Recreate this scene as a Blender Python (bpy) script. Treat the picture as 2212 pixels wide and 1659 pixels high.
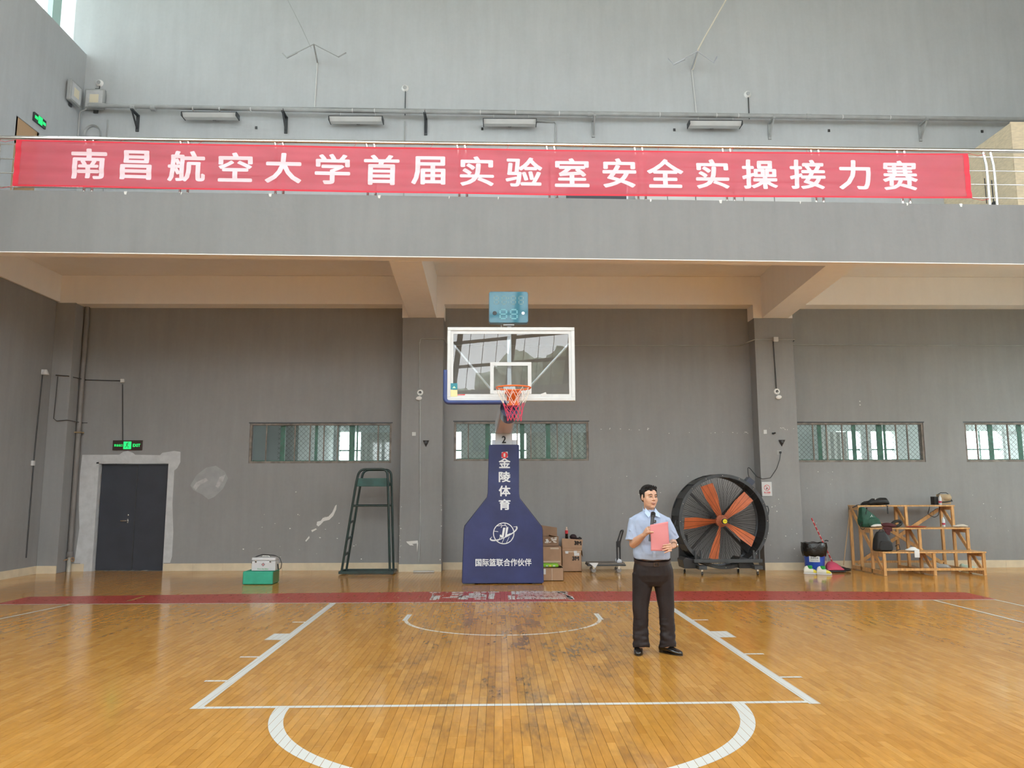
import bpy, bmesh, math, random
import numpy as np
from mathutils import Vector, Matrix, noise
for _o in list(bpy.data.objects): bpy.data.objects.remove(_o)
SC = bpy.context.scene
COL = SC.collection
PI = math.pi
rad = math.radians

# ---------------------------------------------------------------- camera
cam_d = bpy.data.cameras.new('camera'); cam = bpy.data.objects.new('camera', cam_d); COL.objects.link(cam)
cam_d.sensor_width = 36.0; cam_d.lens = 1710 / 2212 * 36.0; cam_d.clip_end = 300
cam.location = (-0.087, -12.34, 1.64)
_m = Matrix.Rotation(rad(-0.98), 3, 'Z') @ Matrix.Rotation(rad(90 + 7.77), 3, 'X') @ Matrix.Rotation(rad(-0.15), 3, 'Z')
cam.rotation_euler = _m.to_euler()
SC.camera = cam

# ---------------------------------------------------------------- sky, light, exposure
SC.view_settings.view_transform = 'Standard'
SC.view_settings.look = 'None'
SC.view_settings.gamma = 1.0
SC.view_settings.use_curve_mapping = False
SC.view_settings.exposure = 0.35
W = bpy.data.worlds.new('overcast_sky'); SC.world = W; W.use_nodes = True
nt = W.node_tree; nt.nodes.clear()
wo = nt.nodes.new('ShaderNodeOutputWorld'); bg = nt.nodes.new('ShaderNodeBackground')
tc = nt.nodes.new('ShaderNodeTexCoord'); sp = nt.nodes.new('ShaderNodeSeparateXYZ'); rp = nt.nodes.new('ShaderNodeValToRGB')
nt.links.new(tc.outputs['Generated'], sp.inputs[0]); nt.links.new(sp.outputs['Z'], rp.inputs['Fac'])
rp.color_ramp.elements[0].position = 0.0; rp.color_ramp.elements[0].color = (0.80, 0.86, 0.90, 1)
rp.color_ramp.elements[1].position = 0.7; rp.color_ramp.elements[1].color = (1.0, 1.02, 1.04, 1)
nt.links.new(rp.outputs['Color'], bg.inputs['Color']); nt.links.new(bg.outputs[0], wo.inputs[0])
bg.inputs['Strength'].default_value = 7.0
def window_light(name, loc, rot, sx, sy, energy, color=(1, 1, 1)):
    # daylight entering by a glazed opening of the hall
    l = bpy.data.lights.new(name, 'AREA'); l.shape = 'RECTANGLE'; l.size = sx; l.size_y = sy
    l.energy = energy; l.color = color
    o = bpy.data.objects.new(name, l); COL.objects.link(o); o.location = loc; o.rotation_euler = rot
    return o


# ---------------------------------------------------------------- helpers
def link(nt, a, b): nt.links.new(a, b)
def mat(name, col, rough=0.6, metal=0.0, var=0.0, scale=6.0, bump=0.0, bscale=60.0, coat=0.0, spec=0.5, alpha=1.0, trans=0.0, emit=None, estr=0.0, stretch=(1, 1, 1), ior=1.5):
    m = bpy.data.materials.new(name); m.use_nodes = True; nt = m.node_tree
    b = nt.nodes['Principled BSDF']
    b.inputs['Base Color'].default_value = (*col, 1); b.inputs['Roughness'].default_value = rough
    b.inputs['Metallic'].default_value = metal; b.inputs['Coat Weight'].default_value = coat
    b.inputs['Specular IOR Level'].default_value = spec; b.inputs['Alpha'].default_value = alpha
    b.inputs['Transmission Weight'].default_value = trans; b.inputs['IOR'].default_value = ior
    if emit: b.inputs['Emission Color'].default_value = (*emit, 1); b.inputs['Emission Strength'].default_value = estr
    geo = nt.nodes.new('ShaderNodeNewGeometry'); mp = nt.nodes.new('ShaderNodeMapping')
    mp.inputs['Scale'].default_value = stretch; link(nt, geo.outputs['Position'], mp.inputs['Vector'])
    if var:
        n = nt.nodes.new('ShaderNodeTexNoise'); n.inputs['Scale'].default_value = scale; n.inputs['Detail'].default_value = 5
        link(nt, mp.outputs[0], n.inputs['Vector'])
        mx = nt.nodes.new('ShaderNodeMix'); mx.data_type = 'RGBA'; mx.blend_type = 'MIX'
        mx.inputs['A'].default_value = (*[c * (1 - var) for c in col], 1); mx.inputs['B'].default_value = (*[min(1, c * (1 + var)) for c in col], 1)
        rg = nt.nodes.new('ShaderNodeMapRange'); rg.inputs[1].default_value = .3; rg.inputs[2].default_value = .7
        link(nt, n.outputs['Fac'], rg.inputs[0]); link(nt, rg.outputs[0], mx.inputs['Factor'])
        link(nt, mx.outputs['Result'], b.inputs['Base Color'])
    if bump:
        n2 = nt.nodes.new('ShaderNodeTexNoise'); n2.inputs['Scale'].default_value = bscale; n2.inputs['Detail'].default_value = 4
        link(nt, mp.outputs[0], n2.inputs['Vector'])
        bp = nt.nodes.new('ShaderNodeBump'); bp.inputs['Strength'].default_value = bump; bp.inputs['Distance'].default_value = .02
        link(nt, n2.outputs['Fac'], bp.inputs['Height']); link(nt, bp.outputs[0], b.inputs['Normal'])
    return m
def tag(o, label=None, cat=None, group=None, kind=None):
    if label: o['label'] = label
    if cat: o['category'] = cat
    if group: o['group'] = group
    if kind: o['kind'] = kind
    return o
def empty(name, loc, label=None, cat=None, group=None, kind=None, rotz=0):
    o = bpy.data.objects.new(name, None); COL.objects.link(o); o.location = loc; o.rotation_euler = (0, 0, rotz)
    o.empty_display_size = .1
    return tag(o, label, cat, group, kind)
def fromdata(name, vs, fs, m, parent=None, smooth=False):
    # vertices are world coordinates; the object sits at its parent's origin (parent never scaled)
    me = bpy.data.meshes.new(name)
    if parent is not None:
        inv = Matrix.Translation(parent_loc(parent)) @ Matrix.Rotation(parent_rot(parent), 4, 'Z'); inv = inv.inverted()
        vs = [inv @ Vector(v) for v in vs]
    me.from_pydata([tuple(v) for v in vs], [], fs)
    if smooth: me.polygons.foreach_set('use_smooth', [True] * len(me.polygons))
    if m: me.materials.append(m)
    o = bpy.data.objects.new(name, me); COL.objects.link(o)
    if parent is not None: o.parent = parent
    return o
def parent_loc(p):
    l = Vector(p.location)
    while p.parent: p = p.parent; l = Vector(p.location) + l
    return l
def parent_rot(p): 
    r = p.rotation_euler.z
    while p.parent: p = p.parent; r += p.rotation_euler.z
    return r
class MB:
    def __init__(s): s.v = []; s.f = []
    def add(s, vs, fs):
        n = len(s.v); s.v += [Vector(v) for v in vs]; s.f += [tuple(i + n for i in f) for f in fs]; return s
    def box(s, x0, x1, y0, y1, z0, z1, rot=None):
        vs = [(x0, y0, z0), (x1, y0, z0), (x1, y1, z0), (x0, y1, z0), (x0, y0, z1), (x1, y0, z1), (x1, y1, z1), (x0, y1, z1)]
        if rot:
            c = Vector(((x0 + x1) / 2, (y0 + y1) / 2, (z0 + z1) / 2)); vs = [c + rot @ (Vector(v) - c) for v in vs]
        return s.add(vs, [(0, 3, 2, 1), (4, 5, 6, 7), (0, 1, 5, 4), (1, 2, 6, 5), (2, 3, 7, 6), (3, 0, 4, 7)])
    def bar(s, a, b, w, h=None, up=(0, 0, 1)):
        # rectangular bar from a to b
        h = h or w; a = Vector(a); b = Vector(b); d = (b - a).normalized(); u = Vector(up)
        if abs(d.dot(u)) > .95: u = Vector((0, 1, 0))
        r = d.cross(u).normalized(); u = r.cross(d).normalized(); vs = []
        for p in (a, b):
            for i, j in ((-1, -1), (1, -1), (1, 1), (-1, 1)): vs.append(p + r * (i * w / 2) + u * (j * h / 2))
        return s.add(vs, [(3, 2, 1, 0), (4, 5, 6, 7), (0, 1, 5, 4), (1, 2, 6, 5), (2, 3, 7, 6), (3, 0, 4, 7)])
    def tube(s, pts, r, n=8, closed=False, caps=True):
        pts = [Vector(p) for p in pts]; N = len(pts)
        rs = r if isinstance(r, (list, tuple)) else [r] * N
        vs = []; u = None
        for i in range(N):
            if closed: d = pts[(i + 1) % N] - pts[i - 1]
            else: d = pts[min(i + 1, N - 1)] - pts[max(i - 1, 0)]
            d.normalize()
            if u is None:
                u = Vector((0, 0, 1)) if abs(d.z) < .9 else Vector((0, 1, 0))
            u = (u - d * u.dot(d))
            if u.length < 1e-4: u = d.orthogonal()
            u.normalize(); w = d.cross(u)
            for k in range(n):
                a = 2 * PI * k / n; rr = rs[i]
                if isinstance(rr, (tuple, list)): vs.append(pts[i] + u * (rr[0] * math.cos(a)) + w * (rr[1] * math.sin(a)))
                else: vs.append(pts[i] + (u * math.cos(a) + w * math.sin(a)) * rr)
        fs = []
        M = N if closed else N - 1
        for i in range(M):
            j = (i + 1) % N
            for k in range(n):
                k2 = (k + 1) % n; fs.append((i * n + k, i * n + k2, j * n + k2, j * n + k))
        if caps and not closed:
            fs.append(tuple(range(n - 1, -1, -1))); fs.append(tuple((N - 1) * n + k for k in range(n)))
        return s.add(vs, fs)
    def ell(s, c, r, nu=16, nv=10, rot=None):
        vs = []; fs = []; c = Vector(c)
        for j in range(nv + 1):
            t = PI * j / nv
            for i in range(nu):
                a = 2 * PI * i / nu
                p = Vector((r[0] * math.sin(t) * math.cos(a), r[1] * math.sin(t) * math.sin(a), r[2] * math.cos(t)))
                if rot: p = rot @ p
                vs.append(c + p)
        for j in range(nv):
            for i in range(nu):
                i2 = (i + 1) % nu; fs.append((j * nu + i, (j + 1) * nu + i, (j + 1) * nu + i2, j * nu + i2))
        return s.add(vs, fs)
    def loft(s, rings, cap=True):
        n = len(rings[0]); vs = [v for r in rings for v in r]; fs = []
        for i in range(len(rings) - 1):
            for k in range(n):
                k2 = (k + 1) % n; fs.append((i * n + k, i * n + k2, (i + 1) * n + k2, (i + 1) * n + k))
        if cap: fs.append(tuple(range(n - 1, -1, -1))); fs.append(tuple((len(rings) - 1) * n + k for k in range(n)))
        return s.add(vs, fs)
    def lathe(s, c, prof, n=24, axis='z', cap=True):
        c = Vector(c); rings = []
        for r, h in prof:
            ring = []
            for k in range(n):
                a = 2 * PI * k / n; x, y = r * math.cos(a), r * math.sin(a)
                p = {'z': (x, y, h), 'y': (x, h, -y), 'x': (h, x, y)}[axis]
                ring.append(c + Vector(p))
            rings.append(ring)
        return s.loft(rings, cap)
    def prism(s, poly, y0, y1):
        # polygon in x,z extruded from y0 (front) to y1
        n = len(poly); vs = [(x, y0, z) for x, z in poly] + [(x, y1, z) for x, z in poly]
        fs = [tuple(range(n)), tuple(range(2 * n - 1, n - 1, -1))] + [(i, i + n, (i + 1) % n + n, (i + 1) % n) for i in range(n)]
        return s.add(vs, fs)
    def build(s, name, m, parent=None, smooth=False, bevel=0, label=None, cat=None, group=None, kind=None, autos=None, fix=True):
        o = fromdata(name, s.v, s.f, m, parent, smooth)
        if fix and len(s.f) < 60000:
            bm = bmesh.new(); bm.from_mesh(o.data); bmesh.ops.recalc_face_normals(bm, faces=bm.faces); bm.to_mesh(o.data); bm.free()
        if bevel:
            md = o.modifiers.new('bevel', 'BEVEL'); md.width = bevel; md.segments = 2; md.limit_method = 'ANGLE'; md.angle_limit = rad(35)
            o.data.polygons.foreach_set('use_smooth', [True] * len(o.data.polygons))
            md2 = o.modifiers.new('wn', 'WEIGHTED_NORMAL')
        elif smooth:
            o.data.set_sharp_from_angle(angle=rad(autos or 50))
        return tag(o, label, cat, group, kind)
def copy_tree(o, loc=None, rotz=None, label=None):
    c = o.copy(); COL.objects.link(c)
    for ch in [x for x in bpy.data.objects if x.parent == o]:
        d = copy_tree(ch); d.parent = c
    if loc is not None: c.location = loc
    if rotz is not None: c.rotation_euler.z = rotz
    if label: c['label'] = label
    return c
def text_verts(s, bold=0.0, ext=0.0):
    cu = bpy.data.curves.new('t', 'FONT'); cu.body = s; cu.size = 1; cu.offset = bold; cu.extrude = ext; cu.resolution_u = 3
    to = bpy.data.objects.new('t', cu); COL.objects.link(to)
    dg = bpy.context.evaluated_depsgraph_get(); me = bpy.data.meshes.new_from_object(to.evaluated_get(dg))
    vs = [v.co.copy() for v in me.vertices]; fs = [tuple(p.vertices) for p in me.polygons]
    bpy.data.objects.remove(to); bpy.data.curves.remove(cu); bpy.data.meshes.remove(me)
    return vs, fs
def embolden(vs, fs, b):
    V, F = [], []
    for k in range(8):
        a = 2 * PI * k / 8; n = len(V)
        V += [Vector((v.x + b * math.cos(a), v.y + b * math.sin(a) * .8, -.00012 * k)) for v in vs]; F += [tuple(i + n for i in f) for f in fs]
    return V, F
def fit_text(mb, s, cx, cz, w, h, y, bold=0.0, fn=None, shear=0.0):
    # flat lettering standing upright, read from -Y, fitted in a w x h box; bold = shifted overprints
    vs, fs = text_verts(s)
    if bold: vs, fs = embolden(vs, fs, bold)
    x0 = min(v.x for v in vs); x1 = max(v.x for v in vs); y0 = min(v.y for v in vs); y1 = max(v.y for v in vs)
    out = []
    for v in vs:
        a = (v.x - x0) / (x1 - x0) - .5; b = (v.y - y0) / max(1e-6, y1 - y0) - .5
        p = Vector((cx + a * w + shear * b * h, y + v.z, cz + b * h))
        out.append(fn(p) if fn else p)
    mb.add(out, fs)
def solid(mb, name, m, parent=None, voxel=.006, smooth=6, label=None, fac=.5):
    # fuses overlapping closed volumes into one continuous skin
    me = bpy.data.meshes.new('tmp'); me.from_pydata([tuple(v) for v in mb.v], [], mb.f)
    bm = bmesh.new(); bm.from_mesh(me); bmesh.ops.recalc_face_normals(bm, faces=bm.faces); bm.to_mesh(me); bm.free()
    o = bpy.data.objects.new('tmp', me); COL.objects.link(o)
    r = o.modifiers.new('r', 'REMESH'); r.mode = 'VOXEL'; r.voxel_size = voxel
    if smooth:
        s_ = o.modifiers.new('s', 'SMOOTH'); s_.factor = fac; s_.iterations = smooth
    dg = bpy.context.evaluated_depsgraph_get(); me2 = bpy.data.meshes.new_from_object(o.evaluated_get(dg))
    bpy.data.objects.remove(o)
    me2.name = name; me2.materials.clear(); me2.materials.append(m)
    me2.polygons.foreach_set('use_smooth', [True] * len(me2.polygons))
    q = bpy.data.objects.new(name, me2); COL.objects.link(q)
    if parent is not None:
        inv = (Matrix.Translation(parent_loc(parent)) @ Matrix.Rotation(parent_rot(parent), 4, 'Z')).inverted()
        me2.transform(inv); q.parent = parent
    if label: q['label'] = label
    return q
def holes_wall(mb, x0, x1, z0, z1, y0, y1, holes):
    xs = sorted(set([x0, x1] + [h[0] for h in holes] + [h[1] for h in holes])); zs = sorted(set([z0, z1] + [h[2] for h in holes] + [h[3] for h in holes]))
    for i in range(len(xs) - 1):
        for j in range(len(zs) - 1):
            cx = (xs[i] + xs[i + 1]) / 2; cz = (zs[j] + zs[j + 1]) / 2
            if any(h[0] < cx < h[1] and h[2] < cz < h[3] for h in holes): continue
            mb.box(xs[i], xs[i + 1], y0, y1, zs[j], zs[j + 1])

# ---------------------------------------------------------------- materials
def wall_mat(name, col, streak=.10):
    m = mat(name, col, .75, var=0, bump=.12, bscale=9)
    nt = m.node_tree; b = nt.nodes['Principled BSDF']; geo = nt.nodes['Geometry']
    def nz(sc, st, det=6):
        mp = nt.nodes.new('ShaderNodeMapping'); mp.inputs['Scale'].default_value = st; link(nt, geo.outputs['Position'], mp.inputs['Vector'])
        n = nt.nodes.new('ShaderNodeTexNoise'); n.inputs['Scale'].default_value = sc; n.inputs['Detail'].default_value = det; n.inputs['Roughness'].default_value = .6
        link(nt, mp.outputs[0], n.inputs['Vector']); return n
    a = nz(.7, (1, 1, 1)); c = nz(2.2, (2.2, 2.2, .25)); d = nz(14, (1, 1, 1), 3)
    s1 = nt.nodes.new('ShaderNodeMath'); s1.operation = 'ADD'; link(nt, a.outputs['Fac'], s1.inputs[0]); link(nt, c.outputs['Fac'], s1.inputs[1])
    s2 = nt.nodes.new('ShaderNodeMath'); s2.operation = 'MULTIPLY_ADD'; s2.inputs[1].default_value = .35; link(nt, d.outputs['Fac'], s2.inputs[0]); link(nt, s1.outputs[0], s2.inputs[2])
    rg = nt.nodes.new('ShaderNodeMapRange'); rg.inputs[1].default_value = .8; rg.inputs[2].default_value = 1.55; link(nt, s2.outputs[0], rg.inputs[0])
    mx = nt.nodes.new('ShaderNodeMix'); mx.data_type = 'RGBA'
    mx.inputs['A'].default_value = (*[x * (1 - streak) for x in col], 1); mx.inputs['B'].default_value = (*[x * (1 + streak) for x in col], 1)
    link(nt, rg.outputs[0], mx.inputs['Factor']); link(nt, mx.outputs['Result'], b.inputs['Base Color'])
    return m
M = {}
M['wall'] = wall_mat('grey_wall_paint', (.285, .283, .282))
M['wall_lit'] = wall_mat('grey_wall_paint_lit', (.47, .49, .505), .08)  # same grey paint, daylight put into its colour: lighter and bluer
M['beige'] = wall_mat('beige_plaster', (.93, .91, .90), .03)
M['base'] = mat('cream_tile', (.68, .58, .42), .35, var=.08, scale=5)
M['plaster'] = mat('bare_grey_plaster', (.55, .56, .57), .8, var=.08, scale=8, bump=.2)
M['patch'] = mat('light_grey_filler', (.46, .46, .46), .8, var=.15, scale=12)
M['chip'] = mat('white_plaster_chip', (.75, .74, .72), .8)
M['steel'] = mat('stainless_steel', (.72, .70, .66), .22, 1.0, var=.08, scale=3)
M['piped'] = mat('brown_grey_pipe', (.20, .185, .175), .5, var=.12, scale=4)
M['pipe'] = mat('grey_painted_pipe', (.36, .37, .37), .45, var=.12, scale=4)
M['white'] = mat('white_plastic', (.62, .62, .61), .4, var=.03)
M['whiteb'] = mat('bright_white_plastic', (.85, .85, .84), .4)
M['whitepaint'] = mat('white_enamel', (.60, .61, .61), .3, var=.04, scale=9)
M['black'] = mat('black_plastic', (.022, .022, .024), .4, var=.2, scale=9)
M['darkmetal'] = mat('dark_grey_metal', (.06, .065, .07), .45, .3, var=.2, scale=7)
M['silver'] = mat('silver_painted_steel', (.55, .57, .62), .35, .3, var=.06, scale=5)
M['navy'] = mat('navy_vinyl', (.026, .036, .125), .32, var=.18, scale=2.5, bump=.15, bscale=12)
M['navyp'] = mat('navy_foam', (.035, .06, .20), .4, var=.1)
M['pine'] = mat('pine_wood', (.62, .34, .13), .38, var=.25, scale=5, stretch=(6, 6, 1), coat=.2)
M['card'] = mat('corrugated_card', (.40, .25, .155), .85, var=.08, scale=6)
M['card2'] = mat('dark_card', (.26, .16, .10), .85, var=.1, scale=6)
M['orange'] = mat('orange_paint', (.80, .155, .03), .4, var=.08)
M['fanor'] = mat('orange_fan_blade', (.62, .16, .06), .45, var=.15, scale=6)
M['greenm'] = mat('dark_green_enamel', (.012, .032, .028), .35, var=.3, scale=8)
M['greenp'] = mat('green_seat_panel', (.018, .075, .062), .5, var=.3, scale=6)
M['foam'] = mat('green_foam_block', (.035, .36, .235), .7, var=.08, scale=9)
M['alu'] = mat('white_aluminium', (.60, .61, .63), .3, .1, var=.03)
M['glass'] = mat('window_glass', (.85, .93, .9), .02, trans=1.0, ior=1.45)
M['greenf'] = mat('green_window_frame', (.07, .20, .145), .4, var=.25, scale=8)
M['rust'] = mat('rusty_steel_frame', (.22, .19, .165), .6, .2, var=.35, scale=9)
M['wire'] = mat('galvanised_wire', (.10, .12, .11), .6, var=.2)
M['doorslate'] = mat('slate_blue_door', (.042, .047, .062), .45, var=.1, scale=3)
M['wire_d'] = mat('dark_cable', (.05, .05, .05), .6)
M['ink'] = mat('black_ink', (.02, .02, .02), .6)
M['redink'] = mat('red_ink', (.65, .03, .04), .5)
M['paper'] = mat('white_paper', (.64, .64, .63), .7)
M['panelw'] = mat('light_wood_panel', (.72, .60, .42), .5, var=.1, scale=3, stretch=(3, 3, 12))
M['glow'] = mat('green_exit_glow', (.0, .3, .08), .5, emit=(.02, 1.0, .18), estr=1.0)

# ---------------------------------------------------------------- room shell
YW, YP = 4.95, 4.55          # back wall face, pillar face
XL, XR = -9.62, 13.2
def fy(x): return 0.06 + .02 * x
def fz(x): return -.004 * x
WINS = [(-5.5, -2.42, 2.27, 3.14), (-1.06, 1.88, 2.31, 3.17), (6.36, 9.29, 2.27, 3.14), (10.2, 12.9, 2.27, 3.14)]
DOOR = (-8.76, -7.2, 0.0, 2.3)
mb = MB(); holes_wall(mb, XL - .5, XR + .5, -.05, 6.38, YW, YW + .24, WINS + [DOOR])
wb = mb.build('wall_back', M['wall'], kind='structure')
mb = MB(); mb.box(XL - .9, XR + .5, YW, YW + .24, 6.38, 15)
wu = mb.build('wall_back', M['wall_lit'], kind='structure')
# left wall: solid to 11.7, door opening on the balcony, glazed above; glazing lowered out of view for more light
mb = MB()
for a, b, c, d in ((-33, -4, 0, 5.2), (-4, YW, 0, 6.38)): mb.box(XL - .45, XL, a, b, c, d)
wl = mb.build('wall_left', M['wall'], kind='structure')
mb = MB()
for a, b, c, d in ((-4, 2.62, 6.38, 11.7), (3.42, YW, 6.38, 11.7), (2.62, 3.42, 9.05, 11.7), (-33, 5.2, 14.6, 15)): mb.box(XL - .45, XL, a, b, c, d)
mb.build('wall_left', M['wall_lit'], kind='structure')  # upper part takes the lightened grey, standing in for haze and daylight
mb = MB()
for y in (4.0, 1.0, -2.5, -6, -9.5, -13, -17, -21, -25, -29): mb.box(XL - .42, XL - .22, y - .12, y + .2, 11.7 if y > -4 else 5.2, 14.6)
mb.box(XL - .4, XL - .25, -33, 4, 13.1, 13.2)
wf = mb.build('window_1', mat('pale_teal_window_frame', (.50, .72, .68), .4), kind='structure')
mb = MB(); mb.box(XL - .34, XL - .33, -4, 5, 11.7, 14.6); mb.box(XL - .34, XL - .33, -33, -4, 5.2, 14.6); mb.build('pane', M['glass'], wf)
# right wall, glazed from breast height
mb = MB()
mb.box(XR, XR + .4, -24.4, -2.6, 0, 7.5); mb.box(XR, XR + .4, -2.6, 5.2, 0, 1.2); mb.box(XR, XR + .4, 4.3, 5.2, 1.2, 5.2); mb.box(XR, XR + .4, -3, -2.6, 0, 5.2); mb.box(XR, XR + .4, -24.4, 5.2, 11.5, 15); mb.box(XR, XR + .4, -3, 5.2, 5.2, 11.5)
for y in (-4, -8, -12, -16, -20, -24): mb.box(XR + .05, XR + .35, y - .25, y + .25, 7.5, 11.5)
mb.build('wall_right', M['wall_lit'], kind='structure')
w8 = empty('window_8', (XR, .8, 1.2), kind='structure')  # unseen window, added to light the beams under the balcony
mb = MB()
for y in (-2.6, -1.3, 0, 1.3, 2.7, 4.22): mb.box(XR + .1, XR + .2, y, y + .08, 1.2, 5.2)
for z in (1.2, 3.1, 5.12): mb.box(XR + .11, XR + .19, -2.6, 4.3, z, z + .08)
mb.build('frame', M['alu'], w8)
MB().box(XR + .14, XR + .15, -2.6, 4.3, 1.2, 5.2).build('pane', M['glass'], w8)
# roof; its unseen skylight openings are added to light the floor
mb = MB(); holes_ = [(-5.5, -4.0, -31, -6), (1, 2.5, -31, -6), (7, 8.5, -31, -6)]
xs_ = sorted(set([XL - .9, XR + .5] + [h[0] for h in holes_] + [h[1] for h in holes_])); ys_ = [-38, -31, -6, 5.3]
for i_ in range(len(xs_) - 1):
    for j_ in range(3):
        cx_, cy_ = (xs_[i_] + xs_[i_ + 1]) / 2, (ys_[j_] + ys_[j_ + 1]) / 2
        if not any(h[0] < cx_ < h[1] and h[2] < cy_ < h[3] for h in holes_): mb.box(xs_[i_], xs_[i_ + 1], ys_[j_], ys_[j_ + 1], 15, 15.25)
mb.build('ceiling', mat('pale_roof_deck', (.62, .63, .62), .7), kind='structure')
# rear glazed facade, its upper part seen only as a reflection in the backboard, an unseen lower band added for light: it runs askew, nearer on the right
FA, FB = Vector((-10.4, -37, 0)), Vector((13.8, -24.5, 0))
fd = (FB - FA).normalized(); fn = Vector((-fd.y, fd.x, 0))
def fpt(s, z, off=0): p = FA + fd * s + fn * off; return Vector((p.x, p.y, z))
L_ = (FB - FA).length
mb = MB()
for z0, z1 in ((0, 2.6), (5.3, 7.05), (14.2, 15)): mb.add([fpt(0, z0, -.15), fpt(L_, z0, -.15), fpt(L_, z0, .15), fpt(0, z0, .15), fpt(0, z1, -.15), fpt(L_, z1, -.15), fpt(L_, z1, .15), fpt(0, z1, .15)], [(0, 3, 2, 1), (4, 5, 6, 7), (0, 1, 5, 4), (1, 2, 6, 5), (2, 3, 7, 6), (3, 0, 4, 7)])
mb.build('wall_rear', M['wall_lit'], kind='structure')
mb = MB()
for z in (8.37, 9.7, 11.0, 12.4): mb.bar(fpt(0, z), fpt(L_, z), .12, .16)
s = 2.05
while s < L_:
    mb.bar(fpt(s, 5.9), fpt(s + 1.2, 14.2), .26, .16, up=fn); s += 3.3
wfr = mb.build('window_2', M['darkmetal'], kind='structure')
mb = MB()
s = 2.05
while s < L_:
    mb.bar(fpt(s, 2.6), fpt(s, 5.3), .2, .2)
    for k in (.82, 1.65, 2.48): mb.bar(fpt(s + k, 5.9), fpt(s + k + .9, 14.2), .03, .03)
    s += 3.3
mb.build('glazing_bar', M['darkmetal'], wfr)
# sides closing the far end of the hall
mb = MB(); mb.box(XL - .45, XL, -38, -33, 0, 15); mb.build('wall_left', M['wall'], kind='structure')
# ground outside and trees seen mirrored in the backboard
mb = MB(); mb.box(-90, 90, -120, 60, -.5, -.06); mb.build('ground', mat('outdoor_ground', (.26, .28, .22), .9, var=.3, scale=.4), kind='structure')

# trees beyond the glazed facade
leafm = mat('hazy_tree_leaves', (.66, .74, .63), .9, var=.15, scale=1.5)  # far paler than foliage: haze is painted into the leaf colour
for k, (s_, off, hh, lab) in enumerate(((3, -9, 8.8, 'leftmost'), (8.5, -10, 10.6, 'second from the left'), (13.0, -9, 10.9, 'middle'), (17.5, -11, 10.0, 'second from the right'), (23, -9, 11.7, 'rightmost'))):
    c = fpt(s_, 0, off); e = empty('tree', tuple(c), 'green tree reflected in the glass backboard, %s of the row' % lab, 'tree', 'trees mirrored in the backboard')
    bm = bmesh.new(); bmesh.ops.create_icosphere(bm, subdivisions=5, radius=1)
    for v in bm.verts:
        q = v.co * 1.7 + Vector((k * 7, 0, 0)); f = 1 + .22 * noise.noise(q * 1.3) + .16 * noise.noise(q * 3) + .10 * noise.noise(q * 8)
        v.co = Vector((v.co.x * 3.6 * f, v.co.y * 3.2 * f, v.co.z * hh * .36 * f + hh * .62))
    me = bpy.data.meshes.new('crown'); bm.to_mesh(me); bm.free(); me.materials.append(leafm)
    o = bpy.data.objects.new('crown', me); COL.objects.link(o); o.parent = e
    MB().tube([c, c + Vector((.1, 0, hh * .5))], [.25, .15], 10).build('trunk', M['card2'], e)

# pillars (grey) with beige heads, beams, slab, fascia
def pillar(x0, x1, z1=5.4):
    mb = MB(); mb.box(x0, x1, YP, YW - .001, 0, z1)
    return mb.build('pillar', M['wall'], kind='structure', bevel=.008)
pillar(-2.17, -1.28); pillar(5.5, 6.34)
mb = MB(); mb.box(XL + .001, -9.2, 4.5, YW - .001, 0, 5.71); mb.build('pillar', M['wall'], kind='structure', bevel=.008)
mb = MB()
for x0, x1 in ((-2.18, -1.27), (5.49, 6.35)): mb.box(x0, x1, YP - .006, YW, 5.4, 5.705)
mb.box(XL, XR, YP - .004, YW, 5.70, 6.33)
mb.build('beam', M['beige'], kind='structure')
mb = MB()
for (a0, a1), (b0, b1) in (((-2.04, -1.44), (-1.89, -1.35)), ((5.68, 6.25), (5.41, 5.93))):
    mb.add([(a0, YP, 5.4), (a1, YP, 5.4), (b1, .3, 5.4), (b0, .3, 5.4), (a0, YP, 6.33), (a1, YP, 6.33), (b1, .3, 6.33), (b0, .3, 6.33)],
           [(0, 1, 2, 3), (7, 6, 5, 4), (0, 4, 5, 1), (1, 5, 6, 2), (2, 6, 7, 3), (3, 7, 4, 0)])
mb.box(XL - .01, XL + .05, .1, YP, 5.74, 6.33)
mb.build('beam', M['beige'], kind='structure')
mb = MB()
def skew(x0, x1, ya, yb, z0, z1):
    return [(x0, fy(x0) + ya, z0 + fz(x0)), (x1, fy(x1) + ya, z0 + fz(x1)), (x1, fy(x1) + yb, z0 + fz(x1)), (x0, fy(x0) + yb, z0 + fz(x0)),
            (x0, fy(x0) + ya, z1 + fz(x0)), (x1, fy(x1) + ya, z1 + fz(x1)), (x1, fy(x1) + yb, z1 + fz(x1)), (x0, fy(x0) + yb, z1 + fz(x0))]
BF = [(0, 3, 2, 1), (4, 5, 6, 7), (0, 1, 5, 4), (1, 2, 6, 5), (2, 3, 7, 6), (3, 0, 4, 7)]
mb = MB(); mb.add(skew(XL + .02, XR - .01, 0, .12, 5.4, 6.41), BF); mb.build('balcony_fascia', wall_mat('grey_wall_paint_dimmed', (.24, .243, .248), .08), kind='structure')  # wall grey again, darkened in colour against the light from above
mb = MB(); mb.add(skew(XL + .02, XR - .01, .121, .27, 5.40, 6.33), BF); mb.add(skew(XL + .02, XR - .01, .005, .12, 5.385, 5.402), BF)
mb.build('beam', M['beige'], kind='structure')
mb = MB(); mb.add([(XL, .15, 6.335), (XR, .3, 6.335), (XR, YW, 6.335), (XL, YW, 6.335), (XL, .15, 6.385), (XR, .3, 6.385), (XR, YW, 6.385), (XL, YW, 6.385)], BF)
mb.build('balcony_floor', M['beige'], kind='structure')
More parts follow.
